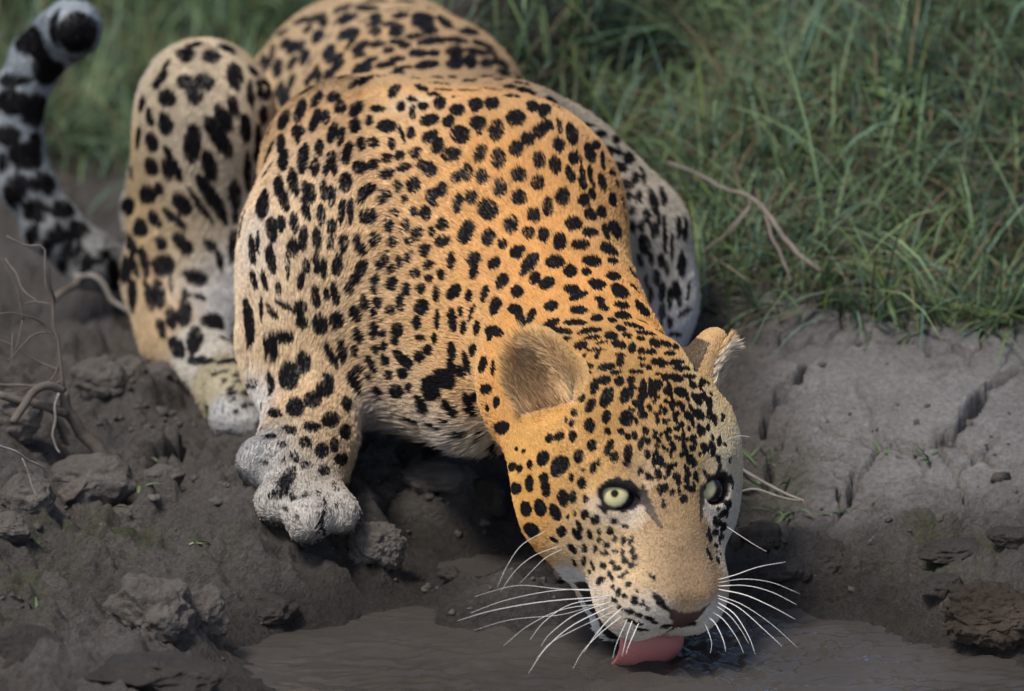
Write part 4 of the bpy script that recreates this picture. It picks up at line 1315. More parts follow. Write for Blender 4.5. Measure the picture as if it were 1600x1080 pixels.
gx = axis(-.58, .48, .0022, 60)
gy = axis(-.20, .62, .0022, 60, 1.10)
GX, GY = np.meshgrid(gx, gy, indexing='ij')
XY = np.column_stack([GX.ravel(), GY.ravel()])
GZ, GC = terrain(XY)
nx_, ny_ = len(gx), len(gy)
ii = np.arange(nx_ * ny_).reshape(nx_, ny_)
GF = np.stack([ii[:-1, :-1], ii[1:, :-1], ii[1:, 1:], ii[:-1, 1:]], -1).reshape(-1, 4)
Q3 = np.column_stack([XY, GZ])
# soil colours: dry grey slab, brown crumbly soil on the left, dark wet margin, algae
nA = fbm(Q3, 9, 4, .55, 51) * .5
nB = fbm(Q3, 55, 3, .6, 52) * .5
slab = sstep(.06, .14, XY[:, 0]) * sstep(.13, .26, XY[:, 1] + .03 * nA)
dry_l = np.array((.112, .102, .095))
dry_r = np.array((.268, .260, .257))
soil = dry_l * (1 - slab[:, None]) + dry_r * slab[:, None]
soil = soil * (1 + .35 * nA + .22 * nB)[:, None]
wet = 1 - sstep(.010, .050, GZ + .012 * nA)
wet *= 1 - sstep(.55, .7, XY[:, 1])
soil = soil * (1 - .45 * wet)[:, None]
for (px, py, r_, s_) in ((190, 870, .035, .8), (110, 860, .03, .5), (330, 880, .03, .4), (1450, 878, .032, 1.0), (1500, 890, .03, .8), (1230, 740, .03, .3), (60, 920, .04, .5), (30, 1000, .04, .5)):
    c = ground_hit(px, py)[:2]
    g_ = s_ * np.exp(-((XY - c) ** 2).sum(1) / (2 * r_ ** 2 * .5)) * np.clip(.5 + 1.3 * fbm(Q3, 45, 3, .6, 55), 0, 1)
    g_ = np.clip(g_, 0, .85)[:, None]
    soil = soil * (1 - g_) + np.array((.055, .075, .018)) * g_
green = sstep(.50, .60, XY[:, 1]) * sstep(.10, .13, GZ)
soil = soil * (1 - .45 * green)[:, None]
m_gr, N_, L_, b_ = new_mat('mud')
at = N_.new('ShaderNodeAttribute')
at.attribute_name = 'Col'
gt = N_.new('ShaderNodeTexCoord')
gn = N_.new('ShaderNodeTexNoise')
gn.inputs['Scale'].default_value = 230
gn.inputs['Detail'].default_value = 8
gn.inputs['Roughness'].default_value = .75
L_.new(gt.outputs['Object'], gn.inputs['Vector'])
gm = N_.new('ShaderNodeMapRange')
gm.inputs['From Min'].default_value = .3
gm.inputs['From Max'].default_value = .7
gm.inputs['To Min'].default_value = .60
gm.inputs['To Max'].default_value = 1.42
L_.new(gn.outputs['Fac'], gm.inputs['Value'])
gx_ = N_.new('ShaderNodeVectorMath')
gx_.operation = 'SCALE'
L_.new(at.outputs['Color'], gx_.inputs[0])
L_.new(gm.outputs['Result'], gx_.inputs['Scale'])
L_.new(gx_.outputs[0], b_.inputs['Base Color'])
wa = N_.new('ShaderNodeAttribute')
wa.attribute_name = 'wet'
mr = N_.new('ShaderNodeMapRange')
mr.inputs['To Min'].default_value = .92
mr.inputs['To Max'].default_value = .26
L_.new(wa.outputs['Fac'], mr.inputs['Value'])
L_.new(mr.outputs['Result'], b_.inputs['Roughness'])
b_.inputs['Specular IOR Level'].default_value = .35
tc = N_.new('ShaderNodeTexCoord')
n1_ = N_.new('ShaderNodeTexNoise')
n1_.inputs['Scale'].default_value = 190
n1_.inputs['Detail'].default_value = 9
n1_.inputs['Roughness'].default_value = .72
L_.new(tc.outputs['Object'], n1_.inputs['Vector'])
bu = N_.new('ShaderNodeBump')
bu.inputs['Strength'].default_value = 1.0
bu.inputs['Distance'].default_value = .011
L_.new(n1_.outputs['Fac'], bu.inputs['Height'])
L_.new(bu.outputs['Normal'], b_.inputs['Normal'])
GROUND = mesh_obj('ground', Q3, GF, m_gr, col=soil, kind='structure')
wa_ = GROUND.data.attributes.new('wet', 'FLOAT', 'POINT')
wa_.data.foreach_set('value', wet.astype(np.float32))
GROUND['label'] = 'muddy bank with cracked drying slab beside the waterhole'
print('ground', len(Q3), round(time.time() - T0, 1))


def gz_at(X):
    return terrain(np.asarray(X, float).reshape(-1, 2))[0]


def gpt(px, py):
    p = ground_hit(px, py)
    return np.array([p[0], p[1], gz_at(p[:2])[0]])


# ------------------------------------------------------------------ water
wx = axis(-.30, .50, .0020, 4.0, 1.35)
wy = axis(-.16, .16, .0020, 6.0, 1.35)
wy = wy[(wy < .30)]
WX, WY = np.meshgrid(wx, wy, indexing='ij')
WQ = np.column_stack([WX.ravel(), WY.ravel(), np.zeros(WX.size)])
tp = H(0, 11.6, -7.6)
r_ = np.linalg.norm(WQ[:, :2] - tp[:2], axis=1)
fade = np.exp(-(r_ / .11) ** 1.2)
wv = .0017 * np.cos(r_ * 240 - .6 + 1.2 * noise3(WQ, 25, 3)) * fade * np.minimum(r_ / .01, 1)
str_ = WQ * np.array([1.0, 1.9, 1])
_ca, _sa = math.cos(.35), math.sin(.35)
wob = np.column_stack([WQ[:, 0] * _ca + str_[:, 1] * _sa + .03 * noise3(str_, 20, 5), -WQ[:, 0] * _sa + str_[:, 1] * _ca + .03 * noise3(str_, 16, 6), 0 * WQ[:, 0]])
inr = sstep(1.2, .2, r_)
act = .38 + .85 * np.exp(-(r_ / .18) ** 2) + .8 * np.exp(-((WQ[:, 0] - .14) / .15) ** 2 - ((WQ[:, 1] - .03) / .10) ** 2)
rgt = np.exp(-((WQ[:, 0] - .12) / .16) ** 2 - ((WQ[:, 1] - .03) / .09) ** 2)
wv += inr * act * (.0014 * noise3(wob, 42, 7) + .0012 * noise3(wob, 95, 8)) + inr * (.00012 + .0013 * rgt + .0008 * fade) * noise3(wob, 190, 9) + .0006 * inr * rgt * noise3(wob, 330, 10)
# the lap mound drawn up by the tongue
wv += .0012 * np.exp(-((WQ[:, 0] - tp[0]) / .026) ** 2 - ((WQ[:, 1] - tp[1] + .004) / .012) ** 2)
WQ[:, 2] = wv
iw = np.arange(WX.size).reshape(WX.shape)
WF = np.stack([iw[:-1, :-1], iw[1:, :-1], iw[1:, 1:], iw[:-1, 1:]], -1).reshape(-1, 4)
m_wa, N_, L_, b_ = new_mat('muddy_water')
tc = N_.new('ShaderNodeTexCoord')
n1_ = N_.new('ShaderNodeTexNoise')
n1_.inputs['Scale'].default_value = 9
n1_.inputs['Detail'].default_value = 5
L_.new(tc.outputs['Object'], n1_.inputs['Vector'])
rp = N_.new('ShaderNodeValToRGB')
rp.color_ramp.elements[0].position, rp.color_ramp.elements[0].color = .3, (.046, .042, .039, 1)
rp.color_ramp.elements[1].position, rp.color_ramp.elements[1].color = .7, (.066, .061, .057, 1)
L_.new(n1_.outputs['Fac'], rp.inputs['Fac'])
df = N_.new('ShaderNodeBsdfDiffuse')          # light scattered back by the suspended silt, whatever the ripples do
up = N_.new('ShaderNodeCombineXYZ')
up.inputs['Z'].default_value = 1.0
L_.new(rp.outputs['Color'], df.inputs['Color'])
L_.new(up.outputs[0], df.inputs['Normal'])
gl = N_.new('ShaderNodeBsdfGlossy')
gl.inputs['Roughness'].default_value = .02
n2_ = N_.new('ShaderNodeTexNoise')
n2_.inputs['Scale'].default_value = 160
n2_.inputs['Detail'].default_value = 3
L_.new(tc.outputs['Object'], n2_.inputs['Vector'])
bw = N_.new('ShaderNodeBump')
bw.inputs['Strength'].default_value = .04
bw.inputs['Distance'].default_value = .002
L_.new(n2_.outputs['Fac'], bw.inputs['Height'])
L_.new(bw.outputs['Normal'], gl.inputs['Normal'])
fr = N_.new('ShaderNodeFresnel')
fr.inputs['IOR'].default_value = 1.33
L_.new(bw.outputs['Normal'], fr.inputs['Normal'])
mxw = N_.new('ShaderNodeMixShader')
L_.new(fr.outputs[0], mxw.inputs[0])
L_.new(df.outputs[0], mxw.inputs[1])
L_.new(gl.outputs[0], mxw.inputs[2])
L_.new(mxw.outputs[0], N_['Material Output'].inputs['Surface'])
WATER = mesh_obj('water', WQ, WF, m_wa, kind='structure')
WATER['label'] = 'muddy brown waterhole with ripples'


# ------------------------------------------------------------------ clods
def icos(sub):
    t = (1 + 5 ** .5) / 2
    v = [(-1, t, 0), (1, t, 0), (-1, -t, 0), (1, -t, 0), (0, -1, t), (0, 1, t), (0, -1, -t), (0, 1, -t), (t, 0, -1), (t, 0, 1), (-t, 0, -1), (-t, 0, 1)]
    f = [(0, 11, 5), (0, 5, 1), (0, 1, 7), (0, 7, 10), (0, 10, 11), (1, 5, 9), (5, 11, 4), (11, 10, 2), (10, 7, 6), (7, 1, 8), (3, 9, 4), (3, 4, 2), (3, 2, 6), (3, 6, 8), (3, 8, 9), (4, 9, 5), (2, 4, 11), (6, 2, 10), (8, 6, 7), (9, 8, 1)]
    v = [np.array(q) / np.linalg.norm(q) for q in v]
    for _ in range(sub):
        cache, nf = {}, []

        def mid_(a, b):
            k = (min(a, b), max(a, b))
            if k not in cache:
                m = v[a] + v[b]
                v.append(m / np.linalg.norm(m))
                cache[k] = len(v) - 1
            return cache[k]
        for a, b, c in f:
            ab, bc, ca = mid_(a, b), mid_(b, c), mid_(c, a)
            nf += [(a, ab, ca), (b, bc, ab), (c, ca, bc), (ab, bc, ca)]
        f = nf
    return np.array(v), np.array(f)


ICO5, ICO4, ICO3 = icos(5), icos(4), icos(3)
m_clod_dry = ramp_mat('clod_dry', [(.3, (.080, .071, .064)), (.55, (.132, .119, .108)), (.75, (.19, .174, .160))], 22, bump=.9, bscale=150, dist=.008)
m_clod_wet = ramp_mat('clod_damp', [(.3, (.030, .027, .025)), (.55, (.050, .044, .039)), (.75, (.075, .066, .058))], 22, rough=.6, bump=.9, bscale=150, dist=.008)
m_clod_red = ramp_mat('clod_rusty', [(.3, (.030, .023, .018)), (.55, (.054, .042, .032)), (.75, (.085, .070, .055))], 26, bump=.9, bscale=150, dist=.008)


def clod(px, py, rx, ry, mat, label, seed, lift=.35, depth=.8, name='mud_clod', grp=None, ico=None, flat=1.0, crumble=0.0):
    c = ground_hit(px, py + ry * .55)
    s_ = S((c - CAMP) @ F_ - D0)
    v, f = ico or ICO5
    q = v * 1.0
    so_ = np.array([seed * 7.3, seed * 3.1, seed * 1.7])
    # a few planar cuts give broken faces
    rg = np.random.default_rng(seed)
    for _ in range(9):
        n_ = rg.normal(size=3)
        n_ /= np.linalg.norm(n_)
        d = rg.uniform(.62, .9)
        e = q @ n_ - d
        q = q - np.maximum(e, 0)[:, None] * n_ * .85
    disp = .17 * fbm(v + so_, 1.6, 3, .5, seed) + .030 * fbm(v + so_, 6, 4, .5, seed + 1) - .07 * np.abs(noise3(v + so_, 3.2, seed + 2))
    disp = disp + crumble * (fbm(v + so_, 9, 4, .62, seed + 5) - 1.2 * np.abs(noise3(v + so_, 5, seed + 6)))
    q = q * (1 + disp)[:, None]
    q = q * np.array([rx * s_, rx * s_ * depth, ry * s_ * 1.05 * flat])
    z0 = gz_at(c[:2])[0]
    pos = np.array([c[0], c[1] + rx * s_ * depth * .3, z0 + ry * s_ * lift])
    o = mesh_obj(name, q, f, mat)
    o.location = pos
    return tag(o, label, 'clod' if 'clod' in name else 'lump', grp)


G_ = 'mud clods on the bank'
clod(240, 958, 72, 66, m_clod_dry, 'tall pale mud clod at the waterline, biggest in the lower left', 1, .55, grp=G_, crumble=.025)
clod(322, 985, 42, 56, m_clod_dry, 'narrow grey clod leaning against the tall pale clod by the water', 2, .5, grp=G_)
clod(590, 862, 50, 42, m_clod_dry, 'lumpy brown clod just below the front paw', 3, .5, grp=G_, crumble=.04)
clod(130, 748, 72, 48, m_clod_dry, 'rounded grey clod at the foot of the thick dry stem', 4, .4, grp=G_)
clod(25, 700, 52, 48, m_clod_dry, 'smooth grey clod at the left edge under the dry shrub', 5, .4, grp=G_)
clod(42, 790, 46, 44, m_clod_dry, 'brown clod below the smooth clod at the left edge', 6, .45, grp=G_)
clod(10, 832, 36, 26, m_clod_dry, 'flat pale slab of mud at the left edge above the dark hollow', 7, .4, grp=G_)
clod(150, 628, 46, 34, m_clod_dry, 'grey clod behind the thick dry stem', 8, .4, grp=G_, ico=ICO4)
clod(205, 605, 30, 24, m_clod_dry, 'small clod beside the grey clod behind the stem', 9, .4, grp=G_, ico=ICO4)
clod(250, 590, 36, 26, m_clod_dry, 'low clod in front of the hind leg', 10, .3, grp=G_, ico=ICO4)
clod(190, 785, 34, 24, m_clod_dry, 'small clod by the fallen green leaf', 11, .3, grp=G_, ico=ICO4)
clod(255, 765, 34, 22, m_clod_dry, 'broken edge of mud right of the fallen leaf', 12, .2, grp=G_, ico=ICO4)
clod(230, 1066, 120, 30, m_clod_wet, 'long dark wet ridge of mud along the lower edge', 13, .35, grp=G_)
clod(45, 1010, 58, 44, m_clod_wet, 'dark wet lump in the lower left corner', 14, .45, grp=G_)
clod(420, 955, 46, 28, m_clod_wet, 'low dark clod where the bank meets the water', 15, .2, grp=G_, ico=ICO4)
clod(540, 1035, 18, 14, m_clod_wet, 'tiny dark clod standing in the water', 16, .5, grp=G_, ico=ICO4)
clod(705, 912, 22, 12, m_clod_wet, 'small dark clod at the water edge under the chest', 17, .3, grp=G_, ico=ICO4)
clod(1560, 975, 82, 52, m_clod_red, 'rusty brown crumbly clod at the right edge by the water', 18, .4, grp=G_, crumble=.07)
clod(1470, 948, 36, 20, m_clod_wet, 'dark lump beside the rusty clod', 19, .4, grp=G_, ico=ICO4)
clod(1490, 885, 60, 18, m_clod_wet, 'mossy ledge of mud below the cracked slab', 20, .2, grp=G_, ico=ICO4)
clod(1230, 900, 40, 24, m_clod_wet, 'dark wet clod right of the muzzle whiskers', 21, .2, grp=G_, ico=ICO4)
clod(1290, 860, 44, 30, m_clod_wet, 'dark broken clod under the cracked slab, right of the head', 22, .2, grp=G_, ico=ICO4)
clod(1190, 840, 36, 30, m_clod_wet, 'dark clod close behind the far cheek', 23, .2, grp=G_, ico=ICO4)
clod(1575, 890, 34, 22, m_clod_wet, 'small dark clod above the rusty clod', 24, .3, grp=G_, ico=ICO4)
clod(690, 745, 60, 26, m_clod_dry, 'pale clod in the shade under the chest', 25, .3, grp=G_, ico=ICO4)
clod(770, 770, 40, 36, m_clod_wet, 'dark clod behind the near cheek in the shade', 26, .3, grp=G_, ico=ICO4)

# crumbs of soil too many to count
rg = np.random.default_rng(5)
cv, cf = [], []
v3, f3 = icos(1)
nc = 0
cand = np.column_stack([rg.uniform(-.48, .46, 3600), rg.uniform(-.06, .62, 3600)])
cz, cc = terrain(cand)
dens = np.clip(.5 + 1.4 * noise3(np.column_stack([cand, 0 * cz]), 13, 7), 0, 1)
dens *= np.where(cand[:, 0] > .1, .22, 1.0)
for (x, y), z, d in zip(cand, cz, dens):
    if z < .006 or rg.random() > d:
        continue
    s_ = rg.lognormal(-6.4, .5)
    q = v3 * (1 + .5 * rg.normal(size=(len(v3), 1)) * .5) * np.array([1, 1, .8]) * min(s_, .008) + np.array([x, y, z + s_ * .2])
    cv.append(q)
    cf.append(f3 + nc)
    nc += len(v3)
CR = mesh_obj('soil_crumbs', np.vstack(cv), np.vstack(cf), m_clod_dry, smooth=False, kind='stuff')
CR['label'] = 'small crumbs of dry soil strewn over the bank'
CR['category'] = 'soil'

# ------------------------------------------------------------------ vegetation
m_gs, N_, L_, b_ = new_mat('grass_blades')
at = N_.new('ShaderNodeAttribute')
at.attribute_name = 'Col'
L_.new(at.outputs['Color'], b_.inputs['Base Color'])
b_.inputs['Roughness'].default_value = .5
b_.inputs['Specular IOR Level'].default_value = .3
tr = N_.new('ShaderNodeBsdfTranslucent')
L_.new(at.outputs['Color'], tr.inputs['Color'])
mx = N_.new('ShaderNodeMixShader')
mx.inputs[0].default_value = .3
L_.new(b_.outputs[0], mx.inputs[1])
L_.new(tr.outputs[0], mx.inputs[2])
L_.new(mx.outputs[0], N_['Material Output'].inputs['Surface'])


def blades(base, length, heading, lean, width, curl, cols, seg=5):
    """ribbons bending over: arrays in, verts/faces/colours out"""
    n = len(base)
    t = np.linspace(0, 1, seg + 1)
    hd = np.column_stack([np.cos(heading), np.sin(heading), 0 * heading])
    sd_ = np.column_stack([-np.sin(heading), np.cos(heading), 0 * heading])
    tw = rgv.normal(0, .5, n)
    pos = base.copy()
    V, Cc = [], []
    for k, tt in enumerate(t):
        a = lean + curl * tt
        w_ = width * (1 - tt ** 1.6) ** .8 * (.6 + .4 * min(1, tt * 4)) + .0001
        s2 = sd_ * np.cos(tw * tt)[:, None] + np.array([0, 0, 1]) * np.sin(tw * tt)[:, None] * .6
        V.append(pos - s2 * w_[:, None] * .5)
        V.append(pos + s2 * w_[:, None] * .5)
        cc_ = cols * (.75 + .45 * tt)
        Cc += [cc_, cc_]
        step = length / seg
        pos = pos + (hd * np.sin(a)[:, None] + np.array([0, 0, 1]) * np.cos(a)[:, None]) * step[:, None]
    V = np.stack(V, 1)
    Cc = np.stack(Cc, 1)
    k = 2 * (seg + 1)
    fs = np.array([(2 * i, 2 * i + 1, 2 * i + 3, 2 * i + 2) for i in range(seg)])
    Fc = (np.arange(n)[:, None, None] * k + fs[None]).reshape(-1, 4)
    return V.reshape(-1, 3), Fc, Cc.reshape(-1, 3)


rgv = np.random.default_rng(23)


def grass_cloud(n_clump, per, xr, yr, lim, lrange, seed):
    g = np.random.default_rng(seed)
    cx = np.column_stack([g.uniform(*xr, n_clump), g.uniform(*yr, n_clump)])
    z = gz_at(cx)
    ok = lim(cx, z)
    cx = cx[ok]
    n = len(cx) * per
    b = np.repeat(cx, per, 0) + g.normal(0, .012, (n, 2))
    hd0 = np.repeat(g.uniform(0, 2 * math.pi, len(cx)), per)
    tone = np.repeat(g.normal(0, 1, len(cx)), per)
    size = np.repeat(g.lognormal(0, .3, len(cx)), per)
    bz = gz_at(b) - .004
    base = np.column_stack([b, bz])
    L = g.uniform(*lrange, n) * size
    hd = hd0 + g.normal(0, .9, n)
    lean = np.abs(g.normal(.80, .45, n))
    curl = g.uniform(.3, 1.7, n)
    wd = g.uniform(.0014, .0036, n)
    c = np.array((.145, .220, .112))[None] * (1 + .28 * tone + g.normal(0, .18, n)).clip(.35, 2.2)[:, None]
    c = c * np.array([1.0, 1.0, 1.0]) + np.array([.012, .006, -.006]) * g.normal(0, 1, n)[:, None]
    blue = np.repeat(g.random(len(cx)) < .28, per)
    c[blue] = c[blue] * np.array([.85, .95, 1.35])
    dry = g.random(n) < .13
    c[dry] = np.array((.19, .145, .085)) * g.uniform(.5, 1.25, dry.sum())[:, None]
    bright = np.repeat(g.random(len(cx)) < .06, per)
    c[bright] = np.array((.13, .19, .05)) * g.uniform(.7, 1.2, bright.sum())[:, None]
    return blades(base, L, hd, lean, wd, curl, c.clip(.006, .5))


def lim_bg(X, z):
    px, py, dd = to_px(np.column_stack([X, z]))
    n = noise3(np.column_stack([X, 0 * z]), 5.5, 77)
    edge = 505 + 22 * noise3(np.column_stack([X, 0 * z]), 22, 78)
    right = (px > 1030) & (py < edge)
    left = (px < 420) & (py < 275 + 20 * n)
    mid_ = (px >= 420) & (px <= 1030) & (py < np.where(px > 780, 300, 120))
    gap = sstep(-.55, -.1, n)
    keep_ = (right | left | mid_)
    return keep_ & (rgv.random(len(z)) < np.where(px < 600, 1.0, .35 + .65 * gap)) & (px > -250) & (px < 1900)


a_ = grass_cloud(11000, 9, (-1.0, 1.0), (.45, 2.0), lim_bg, (.04, .11), 3)
b2 = grass_cloud(700, 5, (-1.0, 1.0), (.9, 2.6), lim_bg, (.10, .22), 4)
# thatch of dead blades lying flat between the green
g = np.random.default_rng(8)
tx = np.column_stack([g.uniform(-1, 1, 9000), g.uniform(.45, 1.8, 9000)])
tz = gz_at(tx)
ok = lim_bg(tx, tz)
tx, tz = tx[ok], tz[ok]
nn_ = len(tx)
c3 = blades(np.column_stack([tx, tz + g.uniform(.004, .03, nn_)]), g.uniform(.05, .16, nn_), g.uniform(0, 6.28, nn_), g.uniform(1.1, 1.5, nn_), g.uniform(.001, .0026, nn_), g.uniform(.05, .5, nn_),
            np.array((.20, .17, .115))[None] * g.uniform(.45, 1.3, nn_)[:, None])
GV = np.vstack([a_[0], b2[0], c3[0]])
GFs = np.vstack([a_[1], b2[1] + len(a_[0]), c3[1] + len(a_[0]) + len(b2[0])])
GCl = np.vstack([a_[2], b2[2], c3[2]])
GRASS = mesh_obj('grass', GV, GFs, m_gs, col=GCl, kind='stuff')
GRASS['label'] = 'tangled blue-green grass covering the slope behind the leopard'
GRASS['category'] = 'grass'
print('grass', len(GFs), round(time.time() - T0, 1))

m_twig = ramp_mat('dry_twig', [(.3, (.075, .063, .053)), (.7, (.15, .13, .112))], 60, bump=.5, bscale=220, dist=.002)
m_twig_pale = ramp_mat('weathered_twig', [(.3, (.17, .155, .14)), (.7, (.30, .28, .26))], 60, bump=.4, bscale=220, dist=.002)

m_twig_old = ramp_mat('old_twig', [(.3, (.12, .105, .09)), (.7, (.22, .195, .17))], 60, bump=.4, bscale=220, dist=.002)


def twig_path(pl, dd0, dd1, wob=.003, n=18):
    pts_ = [P(x, y, dd0 + (dd1 - dd0) * i / (len(pl) - 1)) for i, (x, y) in enumerate(pl)]
    p = smooth_path(pts_, n)
    p += np.column_stack([noise3(p, 60, 11), noise3(p, 60, 12), noise3(p, 60, 13)]) * wob
    return p


def twig(name, pl, dd0, dd1, r0, r1, mat, parent, wob=.003):
    p = twig_path(pl, dd0, dd1, wob)
    v_, f_ = tube(p, np.linspace(r0, r1, len(p)), 7)
    return mesh_obj(name, v_, f_, mat, parent)


# dry shrub at the left edge
SH = empty('dry_shrub', gpt(185, 755), 'leafless brown dry shrub with a thick bent stem at the left edge', 'shrub')
twig('stem', [(188, 762), (160, 712), (128, 672), (104, 640), (97, 605)], .27, .24, .0056, .0040, m_twig, SH)
twig('stem', [(97, 605), (75, 600), (52, 612), (38, 640), (20, 662)], .24, .20, .0034, .0030, m_twig, SH)
twig('stem', [(103, 645), (70, 632), (40, 625), (0, 616)], .245, .22, .0038, .0030, m_twig, SH)
for pl, r0 in (([(97, 605), (94, 560), (90, 520), (80, 480), (72, 450), (72, 390), (40, 385), (14, 370)], .0022), ([(92, 545), (75, 515), (60, 505), (30, 498), (0, 492)], .0016),
               ([(95, 590), (60, 600), (25, 598), (-5, 602)], .0017), ([(88, 520), (60, 525), (30, 540), (5, 560)], .0012), ([(88, 525), (80, 470), (76, 420)], .0012),
               ([(30, 500), (28, 470), (15, 440), (0, 400)], .0013), ([(36, 480), (60, 478), (82, 474)], .0010), ([(95, 575), (50, 560), (20, 540), (0, 530)], .0012),
               ([(82, 474), (80, 440), (72, 420)], .0009), ([(28, 500), (25, 530), (10, 560)], .0010), ([(5, 400), (20, 430), (40, 460), (60, 480)], .0012),
               ([(15, 520), (15, 550), (10, 580)], .0008), ([(94, 560), (80, 585), (50, 600), (20, 612)], .0010)):
    twig('twig', pl, .24, .21 + .05 * random.random(), r0 * .75, r0 * .35, m_twig, SH, .004)
twig('thin_stalk', [(93, 612), (84, 645), (80, 675), (88, 690), (96, 706)], .23, .235, .0011, .0008, m_twig_pale, SH)
o = empty('fallen_stalk', gpt(35, 720), 'thin pale fallen stalk lying over the grey clods at the left edge', 'stalk')
twig('stem', [(-5, 694), (30, 712), (60, 730), (88, 752)], .05, .09, .0011, .0007, m_twig_pale, o)
twig('side_shoot', [(35, 716), (45, 740), (60, 775)], .07, .07, .0008, .0006, m_twig_pale, o)
o = empty('grey_stick', gpt(215, 480), 'forked grey stick leaning across the root of the tail', 'stick')
twig('stem', [(118, 428), (140, 432), (160, 448), (172, 470), (190, 482), (208, 486)], .70, .70, .0026, .0018, m_twig_pale, o)
twig('fork', [(172, 392), (140, 420), (110, 446), (80, 475)], .72, .68, .0028, .0030, m_twig, o)
twig('spur', [(208, 486), (216, 478), (218, 470)], .70, .70, .0016, .0009, m_twig_pale, o)
# dead branch on the grassy slope
o = empty('dead_branch', gpt(1235, 440), 'forked grey dead branch lying on the grass right of the shoulder', 'branch')
twig('limb', [(1045, 258), (1090, 272), (1140, 295), (1180, 315), (1210, 345), (1240, 385), (1285, 428)], .54, .42, .0015, .0022, m_twig_old, o)
twig('side_twig', [(1195, 325), (1205, 360), (1222, 395), (1232, 442)], .475, .43, .0017, .0011, m_twig_old, o)
twig('side_twig', [(1178, 313), (1150, 340), (1125, 370), (1105, 395)], .485, .45, .0012, .0007, m_twig_old, o)
twig('side_twig', [(1170, 312), (1160, 335), (1135, 365)], .485, .46, .0010, .0006, m_twig_old, o)
# dry stalk at the right of the face
o = empty('bent_stalk', gpt(1165, 745), 'thin pale bent stalk growing from the slab right of the near eye', 'stalk')
twig('stem', [(1148, 728), (1180, 745), (1220, 768), (1262, 785), (1285, 805), (1300, 830)], .24, .18, .0013, .0007, m_twig_pale, o, .001)
twig('side_shoot', [(1150, 770), (1180, 765), (1215, 775), (1250, 782)], .22, .19, .0009, .0006, m_twig_pale, o, .001)


def leaf_mesh(L, W, fold=.25, bend=.5):
    v, f = [], []
    n = 7
    for i in range(n):
        t = i / (n - 1)
        w_ = W * math.sin(math.pi * min(1, t * .96 + .02)) ** .8 * (1 - .25 * t)
        zc = bend * L * t * t
        for s_ in (-1, 0, 1):
            v.append((s_ * w_ * .5, L * t, -zc + abs(s_) * w_ * fold))
    for i in range(n - 1):
        for k in (0, 1):
            a = i * 3 + k
            f.append((a, a + 1, a + 4, a + 3))
    return np.array(v), f


def leaf_mat(name, col, var=.25):
    return ramp_mat(name, [(.3, tuple(c * (1 - var) for c in col)), (.7, tuple(c * (1 + var) for c in col))], 40, rough=.5, bump=.3, bscale=160, dist=.002)


m_lf_g = leaf_mat('leaf_green', (.085, .135, .055))
m_lf_p = leaf_mat('leaf_pale_green', (.15, .22, .10))
m_lf_d = leaf_mat('leaf_dry', (.16, .14, .085))


def put_leaf(name, p, yaw, pitch, L, W, mat, parent=None, roll=0, bend=.4):
    v, f = leaf_mesh(L, W, .22, bend)
    M = Matrix.Rotation(yaw, 3, 'Z') @ Matrix.Rotation(pitch, 3, 'X') @ Matrix.Rotation(roll, 3, 'Y')
    v = v @ np.array(M).T + np.asarray(p)
    if parent is not None:
        return mesh_obj(name, v, f, mat, parent)
    o = mesh_obj(name, v - np.asarray(p), f, mat)
    o.location = p
    return o


# leaf litter on the mud
for k, (x, y, yw, L, W, mt, lb) in enumerate(((216, 806, -.3, .014, .0060, m_lf_p, 'small pale green fallen leaf standing on edge left of the front paw'),
                                            (205, 812, 1.2, .015, .003, m_lf_d, 'curled dry leaf beside the pale green fallen leaf'),
                                            (228, 812, -1.4, .013, .0025, m_lf_g, 'narrow green leaf lying right of the pale green fallen leaf'),
                                            (295, 884, -1.5, .010, .003, m_lf_p, 'tiny pale leaf on the mud above the tall clod'),
                                            (330, 892, 1.4, .011, .003, m_lf_d, 'tiny dark leaf right of the tiny pale leaf'),
                                            (62, 862, .6, .013, .004, m_lf_g, 'green leaf in the hollow at the left'))):
    p = gpt(x, y)
    o = put_leaf('fallen_leaf', p + np.array([0, 0, .003]), yw, .35, L, W, mt, None, .4)
    tag(o, lb, 'leaf', 'fallen leaves on the mud')


def sprig(px, py, n, L, label, seed, mat=m_lf_g, wd=.0022):
    p = gpt(px, py)
    o = empty('grass_sprig', p, label, 'sprig', 'green sprigs on the mud')
    g = random.Random(seed)
    for _ in range(n):
        put_leaf('blade', p + np.array([g.uniform(-.010, .010), g.uniform(-.006, .006), -.002]), g.uniform(-3.1, 3.1), g.uniform(.25, 1.0), L * g.uniform(.6, 1.2), wd * g.uniform(.7, 1.4), mat, o, 0, g.uniform(.1, .6))


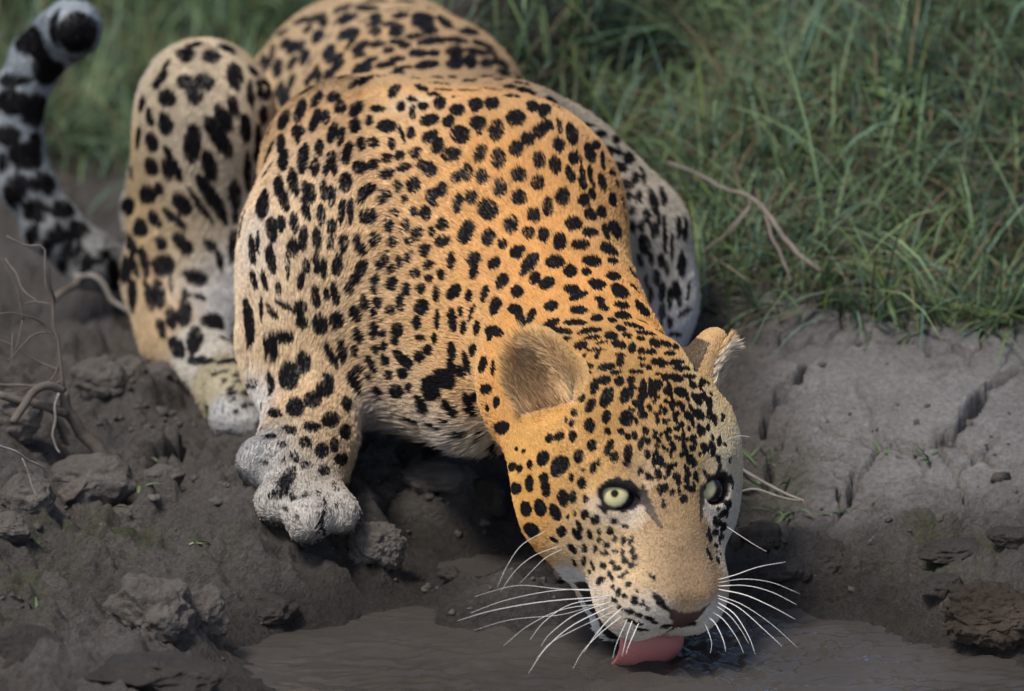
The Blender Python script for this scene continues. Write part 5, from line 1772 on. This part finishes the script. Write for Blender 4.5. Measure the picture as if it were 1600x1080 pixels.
sprig(1212, 752, 7, .034, 'tallest green sprig by the bent stalk right of the face', 1)
sprig(1235, 785, 9, .022, 'bushy green sprig just under the bent stalk', 2)
sprig(1175, 725, 6, .022, 'green sprig close to the far eye', 3)
sprig(1385, 718, 8, .014, 'small green sprig in the crack, nearest the middle of the slab', 4)
sprig(1443, 716, 9, .015, 'small green sprig at the foot of the wide crack', 5)
sprig(1290, 800, 5, .014, 'small green sprig below the tip of the bent stalk', 6)
sprig(265, 736, 6, .010, 'tiny green sprig in the crack left of the front paw', 7)
sprig(366, 712, 4, .009, 'tiny green sprig touching the near front paw', 8)
sprig(690, 722, 9, .020, 'dark green sprig in the shade under the chest', 9)
sprig(755, 725, 9, .020, 'dark green sprig behind the near cheek', 10)
sprig(60, 965, 7, .022, 'green sprig in the dark hollow at the lower left', 11)
sprig(1350, 545, 5, .013, 'small green sprig on top of the slab edge', 12)
sprig(215, 690, 5, .013, 'tiny green sprig among the clods behind the stem', 13)


def weed(px, py, h, n, label, seed, mat, L=.03, W=.010):
    p = gpt(px, py)
    o = empty('weed', p, label, 'weed', 'leafy weeds on the slope')
    g = random.Random(seed)
    top = p + np.array([g.uniform(-.02, .02), g.uniform(-.02, .02), h])
    pp = smooth_path([p, p * .5 + top * .5 + np.array([g.uniform(-.008, .008), 0, 0]), top], 10)
    v_, f_ = tube(pp, np.linspace(.0016, .0007, 10), 6)
    mesh_obj('stem', v_, f_, mat, o)
    for k in range(n):
        t = .25 + .75 * k / max(1, n - 1)
        q = pp[min(9, int(t * 9))]
        put_leaf('leaf', q, k * 2.4 + g.uniform(-.4, .4), g.uniform(.1, .9), L * g.uniform(.7, 1.3) * (1.2 - .5 * t), W * g.uniform(.8, 1.3), mat, o, g.uniform(-.3, .3), g.uniform(.2, .7))


weed(1175, 150, .085, 11, 'pale upright weed standing tallest at the top of the slope', 1, m_lf_p, .034, .009)
weed(1230, 185, .04, 7, 'broad-leaved pale weed below the tallest weed', 2, m_lf_p, .040, .018)
weed(1090, 240, .05, 9, 'leafy weed above the dead branch', 3, m_lf_g, .026, .010)
weed(1420, 200, .06, 9, 'dark leafy weed in the shade at the upper right', 4, m_lf_g, .032, .012)
weed(1010, 120, .07, 9, 'leafy weed beyond the withers', 5, m_lf_g, .030, .010)
# reed tuft beside the tail tip
p = gpt(118, 215)
o = empty('reed_tuft', p, 'yellow-green tuft of broad blades beside the tail tip', 'tuft')
for k in range(9):
    put_leaf('blade', p + np.array([random.uniform(-.016, .016), random.uniform(-.01, .01), -.004]), random.uniform(-1.4, -.1), random.uniform(.95, 1.35), random.uniform(.05, .085), .0055, m_lf_p, o, random.uniform(-.5, .5), random.uniform(.05, .3))
print('done', round(time.time() - T0, 1))
